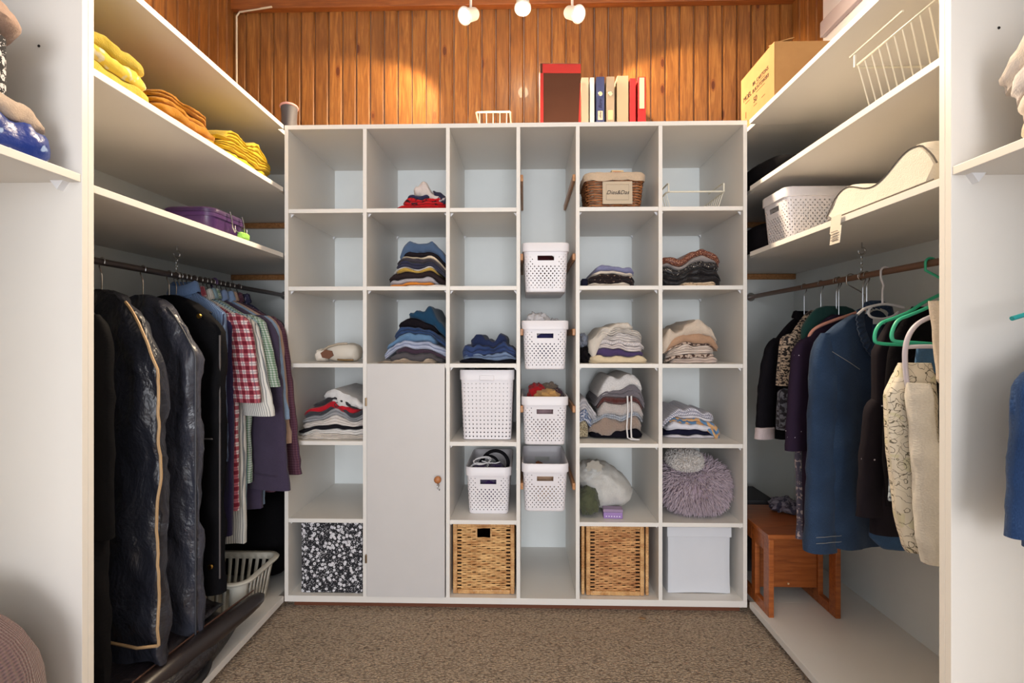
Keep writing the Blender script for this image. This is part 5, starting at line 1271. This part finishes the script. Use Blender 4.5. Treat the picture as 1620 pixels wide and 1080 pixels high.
def wire_basket(label, loc, LX, LY, H, n, taper=.25, rz=0, hooks=(), r=.0022, vee=.0):
    t = thing('wire_basket', label, 'wire basket', loc, rz)
    hx_, hy = LX/2, LY/2; bx0 = hx_*(1-taper)
    def rect(a, b, z): return [(-a, -b, z), (a, -b, z), (a, b, z), (-a, b, z)]
    def rr(a, b, z):
        p = rect(a, b, z); out = []
        for i in range(4):
            q, w_ = p[i], p[(i+1) % 4]; out += [tuple(q[k]+(w_[k]-q[k])*f for k in range(3)) for f in (.04, .5, .96)]
        return out
    m = MB(); m.tube(rr(hx_, hy, H), r*1.6, 7, closed=True); m.build('rim_wire', WIRE, t)
    m = MB(); m.tube(rr(bx0, hy*.94, .003), r, 6, closed=True); m.build('base_wire', WIRE, t)
    for k in range(n):
        y = -hy+2*hy*(k+.5)/n; m = MB(); m.tube([(-hx_, y, H), (-bx0-.004, y*.95, .010), (-bx0+.010, y*.94, .003), (bx0-.010, y*.94, .003), (bx0+.004, y*.95, .010), (hx_, y, H)], r*.8, 5); m.build('rib_wire', WIRE, t)
    for (x, y) in hooks:
        m = MB(); m.tube([(x, y, H), (x*1.0, y, H+.035), (x*1.0, y+.02, H+.040), (x, -y*.2, H+.042)], r*1.5, 6); m.build('hanging_arm', WIRE, t)
    return t
wire_basket('cream wire basket at the front of the upper right shelf', (1.085, 1.325, 1.7585), .27, .31, .155, 11, .28, hooks=((-.135, .155), (.135, .155)))
wire_basket('cream wire basket in the top cell of the sixth column', ((PX(1052, 2.2)+PX(1147, 2.2))/2, 2.34, SZ[0]+.0008), .245, .30, .085, 10, .22, hooks=((.12, -.148), (-.115, -.148)), r=.0024)
wire_basket('small cream wire basket standing on top of the centre unit', (PX(781, 2.42), 2.46, 2.031), .155, .16, .172, 5, .03, rz=PI/2, r=.0028)

# cardboard box with black printing
cb = thing('cardboard_box', 'open cardboard box with black printing on top of the right wardrobe', 'box', (1.155, 2.13, 2.0305))
CARD = NT('cardboard', .85, S(168, 124, 74)); _c = CARD.co('Object'); CARD.base(CARD.mix(CARD.noise(_c, 18, 4), S(158, 114, 66), S(176, 132, 80))); CARD = CARD.m
HW, HD, HH = .190, .150, .252
for nm, a in (('box_wall', (-HW, -HW+.004, -HD, HD, 0, HH)), ('box_wall', (HW-.004, HW, -HD, HD, 0, HH)), ('box_wall', (-HW+.004, HW-.004, -HD, -HD+.004, 0, HH)), ('box_wall', (-HW+.004, HW-.004, HD-.004, HD, 0, HH)), ('box_bottom', (-HW+.004, HW-.004, -HD+.004, HD-.004, 0, .004))):
    MB().box(*a).build(nm, CARD, cb, False, .001)
m = MB().box(-.004, 0, -HD+.006, HD-.006, 0, .07); o = m.build('flap', CARD, cb, False, .001); o.location = (-HW+.012, 0, HH-.002); o.rotation_euler = (0, R(75), 0)
m = MB().box(-HW+.01, HW-.01, -.004, 0, 0, .06); o = m.build('flap', CARD, cb, False, .001); o.location = (0, -HD+.012, HH-.002); o.rotation_euler = (R(-70), 0, 0)
INK2 = plain(52, 38, 26, .9); rot = (PI/2, 0, -PI/2)
text('MOEL', .030, INK2, cb, (-HW-.0008, .085, .150), rot, 'printed_text'); text('BR. CARTONS', .022, INK2, cb, (-HW-.0008, -.035, .176), rot, 'printed_text'); text('BUCATOWSKI', .022, INK2, cb, (-HW-.0008, -.035, .146), rot, 'printed_text')
text('50', .034, INK2, cb, (-HW-.0008, .010, .105), rot, 'printed_text'); text('1', .04, INK2, cb, (-HW-.0008, .10, .075), rot, 'printed_text')
for y, z, l in ((.085, .128, .04), (-.035, .162, .075), (-.035, .130, .075), (.085, .045, .02), (-.06, .085, .03), (.01, .082, .03)):
    MB().box(-.0004, .0004, -l/2, l/2, -.0008, .0008).build('printed_line', INK2, cb, loc=(-HW-.0006, y, z))

# ------------------------------------------------------------------ left wardrobe shelf and floor
pb = thing('storage_bin', 'purple plastic box with wire clips on the lower left shelf', 'storage box', (-1.125, 1.755, 1.4935))
PUR = plain(74, 44, 92, .35)
m = MB(); W, D, H = .17, .20, .062; rs = []
for z, k in ((0, .93), (.004, .95), (H-.012, 1.0), (H-.012, 1.04), (H, 1.04), (H, .98)):
    rs.append([(x, y, z) for x, y in rrect(W*k, D*k, .03, 60)[0]])
m.rings(rs, True); m.build('bin_body', PUR, pb)
m = MB(); rs = [[(x, y, z) for x, y in rrect(W*k, D*k, .035, 60)[0]] for z, k in ((H+.001, 1.05), (H+.012, 1.05), (H+.018, .98), (H+.018, .90))]; m.rings(rs, True); m.build('bin_lid', plain(62, 38, 78, .35), pb)
for y in (.0, .075):
    m = MB(); m.tube([(W/2+.012, y-.015, H+.02), (W/2+.016, y-.010, H-.01), (W/2+.012, y, H-.03), (W/2+.014, y+.012, H-.045), (W/2+.010, y+.018, H-.02)], .0026, 6); m.build('wire_clip', METAL, pb)
m = MB(); m.tube([(W/2+.013, 0, H-.03), (W/2+.018, .04, H-.05), (W/2+.013, .080, H-.04)], .002, 6); m.build('wire_clip', METAL, pb)
blob('sponge', 'lime green sponge in front of the purple plastic box', 'sponge', (-1.022, 1.815, 1.4935+.012), (.010, .03, .012), plain(150, 206, 90, .7), amp=.08, seed=91, n=4, flat=.98)
def slat_basket():
    W, D, H, r = .42, .27, .165, .045
    t = thing('slatted_basket', 'white plastic laundry basket with slotted sides in the left wardrobe', 'laundry basket', (-1.255, 1.985, .0568))
    ni = 88
    cut = lambda i, j, x, y: (i % 2 == 0) and 1 <= j <= 5 and not (abs(x) > W/2*.80 and abs(y) > D/2*.62)
    m = perf_wall(W, D, H, r, .14, ni, 7, lambda *a: 0, .004, cut); o = m.build('slatted_wall', PLG, t, True, 0, merge=True)
    md = o.modifiers.new('thick', 'SOLIDIFY'); md.thickness = .003
    loop_band(W, D, r, 90, [(-.002, H-.012), (.002, H-.010), (.016, H-.006), (.020, H+.002), (.016, H+.006), (0, H+.005), (-.004, H-.006)]).build('rim', PLG, t)
    pts, _ = rrect(W*.86, D*.86, r*.8, 60); m = MB(); m.add([(x, y, .004) for x, y in pts]+[(x, y, 0) for x, y in pts], [tuple(range(60)), tuple(60+k for k in range(59, -1, -1))]+[(k, 60+k, 60+(k+1) % 60, (k+1) % 60) for k in range(60)]); m.build('basket_floor', PLG, t, False)
slat_basket()
# black suit bag on the wardrobe floor
sb = thing('suit_bag', 'black folded suit bag with curved edge and handle on the wardrobe floor', 'bag', (-1.25, 1.50, .0566), R(0))
SHN = m_nylon((26, 22, 26)); BRN = plain(44, 36, 36, .35)
m = MB(); rs = []; uv = []; L0, L1 = -.33, .30
for j in range(31):
    f = j/30; y = L0+(L1-L0)*f; w_ = .27*(1-.5*max(0, f-.6)**1.2); hgt = .125*(1-abs(2*f-1)**6)**.5+.012; r = []
    for i in range(40):
        q = 2*PI*i/40; r.append((w_*spx(math.cos(q), .6)-.02*(1-f), y, .066+hgt*.5*spx(math.sin(q), .8)+.010*fbm(i*.3, f*4, 3)*(math.sin(q) > 0))); uv.append((i*.015, f*.6))
    rs.append(r)
m.rings(rs, True, True, uv); m.build('bag_body', SHN, sb)
# raised curved shell edge toward the aisle
m = MB(); pts = [(.165+.085*math.sin(PI*min(1, k/20*1.0)*.55), -.34+.78*k/20, .075+.028*math.sin(PI*k/20)+.010*(k/20)) for k in range(21)]
m.tube([(x-.012, y, z) for x, y, z in pts], lambda u: .030*(1-abs(2*u-1)**5)**.5+.003, 14); m.build('curved_edge', BRN, sb)
for dx, dz in ((-.032, .030), (-.048, .016)):
    m = MB(); m.tube([(x+dx, y, z+dz) for x, y, z in pts[2:-1]], .0026, 6); m.build('piping', plain(96, 66, 54, .5), sb)
m = MB(); m.tube([(.235+.040*math.sin(PI*k/12), -.13+.24*k/12, .062-.010*math.sin(PI*k/12)) for k in range(13)], .011, 10); m.build('carry_handle', BLK, sb)
for y in (-.12, .10): MB().tube([(.225, y, .066), (.255, y, .062)], .005, 8).build('metal_ring', METAL, sb)
m = MB(); rs = []; uv = []
for j in range(25):
    f = j/24; r = []
    for i in range(21):
        g_ = i/20; r.append((-.22+.40*g_, -.33+.60*f, .115+.045*math.sin(PI*g_)*(.4+.6*f)+.020*fbm(g_*3, f*3, 7)+.02*f)); uv.append((g_*.4, f*.6))
    rs.append(r)
m.rings(rs, False, False, uv); fl = m.build('cover_flap', m_nylon((34, 30, 36)), sb); md = fl.modifiers.new('t', 'SOLIDIFY'); md.thickness = .004
blob('dark_bag', 'black bag in the dark corner behind the slatted laundry basket', 'bag', (-1.25, 2.40, .0568+.20), (.22, .22, .20), cloth(14, 13, 16), amp=.06, seed=95, n=4, flat=.98)

# ------------------------------------------------------------------ top of the centre unit
gt = 'binders on top of the centre unit'
def binder(px0, px1, pytop, col, label, Y=2.40, ring=None, plate=None, lab2=None, D=.27):
    x0, x1 = PX(px0, Y)+.0008, PX(px1, Y)-.0008; z1 = PZ(pytop, Y); W = x1-x0; H = z1-2.031; D = min(D, 2.684-Y-.005)
    t = thing('binder', label, 'binder', ((x0+x1)/2, Y+D/2, 2.031), 0, gt); cm = plain(*col, .55)
    MB().box(-W/2, W/2, -D/2, -D/2+.003, 0, H).build('spine', cm, t, False, .0012)
    for s in (-1, 1): MB().box(s*W/2-(.0025 if s > 0 else 0), s*W/2+(.0025 if s < 0 else 0), -D/2+.003, D/2, 0, H-.002).build('cover_board', cm, t, False, .0008)
    MB().box(-W/2+.003, W/2-.003, -D/2+.012, D/2-.01, .002, H-.022).build('paper_stack', plain(228, 222, 208, .8), t, False, .001)
    if ring:
        m = MB(); rz_ = PZ(ring, Y)-2.031; m.tube([(.0095*math.cos(a), -D/2-.0012, rz_+.0095*math.sin(a)) for a in [k*PI/10 for k in range(20)]], .0014, 5, closed=True); m.build('finger_ring', METAL, t)
        MB().tube([(0, -D/2-.0008, rz_), (0, -D/2+.0005, rz_)], .0085, 20).build('finger_hole', plain(232, 210, 160, .6), t)
    if plate:
        za, zb = PZ(plate[1], Y)-2.031, PZ(plate[0], Y)-2.031; pw_ = W*plate[2]/2
        MB().box(-pw_, pw_, -D/2-.0012, -D/2, max(.002, za), zb).build('spine_label', plain(*plate[3], .7), t, False)
    return t, W, D, H
binder(919.5, 931.5, 124, (196, 178, 150), 'beige-grey binder next to the red album')
binder(933, 940.5, 124, (228, 220, 210), 'thin white folder between the beige and blue binders', D=.24)
t, W, D, H = binder(943, 956.5, 123, (54, 62, 104), 'blue binder with handwriting on the spine', ring=150, plate=(177, 191, .6, (212, 196, 170)))
text('Büro', .022, plain(22, 24, 60, .8), t, (0, -D/2-.0010, PZ(166, 2.40)-2.031), (PI/2, R(-90), 0), 'handwriting', shear=.4); text('ohne', .016, INK, t, (0, -D/2-.0016, PZ(184, 2.40)-2.031), (PI/2, R(-90), 0), 'handwriting', shear=.4)
binder(959, 972.5, 123, (150, 132, 110), 'grey-brown binder with a finger ring and blank label', ring=150, plate=(176, 191, .58, (206, 184, 134)))
binder(976, 994.5, 122, (160, 138, 112), 'widest plain grey-brown binder')
binder(996, 1006, 126, (172, 18, 22), 'narrow bright red binder with plain spine')
binder(1009, 1022, 124, (176, 16, 20), 'rightmost red binder with a long cream label', plate=(125.5, 174, .62, (206, 176, 146)))
al = thing('photo_album', 'large dark album with red borders leaning beside the binders', 'album', (PX(886, 2.30), 2.345, 2.031))
al.rotation_euler = (R(0), 0, R(2)); AW = PX(918, 2.30)-PX(853, 2.30); AH = PZ(101, 2.30)-2.031
AB = speck(62, 34, 22, 84, 46, 28, 30, .5); AR = plain(176, 34, 26, .6)
MB().box(-AW/2, AW/2, -.045, -.041, 0, AH).build('cover', AB, al, False, .001); MB().box(-AW/2, AW/2, .041, .045, 0, AH-.004).build('cover', AB, al, False, .001)
MB().box(-AW/2+.004, AW/2-.004, -.040, .040, .004, AH-.006).build('page_block', plain(224, 214, 196, .8), al, False)
MB().box(-AW/2+.012, AW/2-.0005, -.047, -.0452, AH-.045, AH-.004).build('red_border', AR, al, False)
MB().box(-AW/2+.002, -AW/2+.016, -.047, -.0452, 0, AH-.046).build('red_border', AR, al, False)
m = MB(); m.add([(AW/2-.014, -.0465, 0), (AW/2-.001, -.0465, 0), (AW/2-.001, -.0465, AH-.09), (AW/2-.004, -.0465, AH-.09)], [(0, 1, 2, 3)]); m.build('red_border', AR, al, False)
# shoe on the left wardrobe top
sh = thing('ankle_boot', 'small grey and pink boot standing on top of the left wardrobe', 'shoe', (-1.07, 2.28, 2.0305), R(200)); sh.scale = (.8, .8, .82)
m = MB(); rs = []; 
for k, (cx_, a, b, z) in enumerate(((0, .048, .11, 0), (0, .05, .115, .02), (0, .048, .11, .045), (.0, .044, .09, .07), (0, .040, .062, .10), (0, .042, .056, .14), (0, .045, .060, .172))):
    off = -.04*min(1, z/.1); rs.append([(a*math.cos(q), off*-1+b*math.sin(q), z) for q in [2*PI*i/28 for i in range(28)]])
m.rings(rs, True); m.build('upper', plain(78, 74, 76, .7), sh); 
m = MB(); m.tube([(.044*math.cos(q), .04+.060*math.sin(q), .174) for q in [2*PI*i/24 for i in range(24)]], .006, 8, closed=True); m.build('padded_rim', plain(206, 150, 144, .8), sh)

# ------------------------------------------------------------------ nearest bays
p = Pile(.72, 1.095, 1.5075, 1.035, .34, 'things on the nearest left shelf', rz=PI/2, seed=31)
p.add('folded_bag', 'glossy blue packed bag with green edge on the nearest left shelf', speck(26, 52, 132, 150, 176, 220, 30, .66, .3), .062, 1, dome=4, cat='bag')
p.add('folded_cushion', 'beige cushion resting on the blue bag at the left edge', cloth(196, 176, 160), .045, 1, x1=1.085, dome=5, cat='cushion')
fb = thing('fabric_box', 'dark floral fabric box on the beige cushion at the left edge', 'storage box', (-1.19, .915, 1.616)); m = MB(); rs = []; uv = []
for z in (0, .05, .10, .125): rs.append([(x, y, z) for x, y in rrect(.28, .19, .02, 60)[0]]); uv += [(i*.015, z) for i in range(60)]
m.rings(rs, True, True, uv); m.build('box_body', m_floralbox(), fb)
blob('folded_blanket', 'pink beige blanket on top of the dark floral box', 'blanket', (-1.17, .95, 1.783), (.14, .125, .045), cloth(190, 160, 144), amp=.06, seed=96, flat=.95)
blob('pouf', 'mauve brown textured pouf at the bottom left corner', 'pouf', (-1.165, .93, .335), (.195, .17, .275), knit(112, 90, 92, .01), amp=.05, seed=97, n=2.4)
p = Pile(-1.085, -.70, 1.5035, -(-.945)*0+.945*1, .34, 'pillows on the nearest right shelf', rz=-PI/2, seed=32)
p.yf = .955; p.ext = .2; p.slope = 0
W3 = cloth(224, 212, 202, .92)
p.add('folded_towel', 'cream towel with yellow stripe at the bottom of the right edge stack', speck(216, 200, 178, 190, 180, 90, 16, .66), .068, 1, rough=.05, x0=-1.022, dome=4, cat='towel')
p.add('white_pillow', 'white pillow lowest of the three at the right edge', W3, .056, 1, rough=.05, x0=-1.035, dome=4, cat='pillow')
p.add('white_pillow', 'white pillow in the middle of the three at the right edge', cloth(218, 210, 208, .92), .056, 1, rough=.05, x0=-1.040, dome=4, cat='pillow')
p.add('white_pillow', 'white pillow topmost of the three at the right edge', W3, .056, 1, rough=.05, x0=-1.068, dome=4, cat='pillow')
h = Hang('denim_jacket', 'dark denim jacket hanging at the right edge of the photo', (1.18, 1.36), 1.00, 6, 'denim at the right edge', 'jacket')
h.body(denim(34, 58, 96), .23, -.20, .10, .42, .030, .012, .8, name='jacket_body'); h.sleeve(denim(34, 58, 96), .20, .235, -.28, -.60, .05, .042)
hanger((1.18, 1.36), 1.012, 6, .255, top=-.13, col=plain(40, 150, 150, .4), label='teal plastic hanger holding the denim jacket at the right edge', hook_r=.005)
closet_rod(1.18, 1.36, 'short clothes rod in the nearest right bay', plain(122, 88, 68, .4), .24, 1.112)
o = bx('wood_chip', -.012, .012, -.006, .006, 0, .004, plain(150, 116, 80, .7)); o.location = (PX(1016, 2.06), 2.055, .004); o.rotation_euler = (0, 0, -.3); tag(o, 'small wooden chip lying on the carpet before the centre unit', 'wood chip')
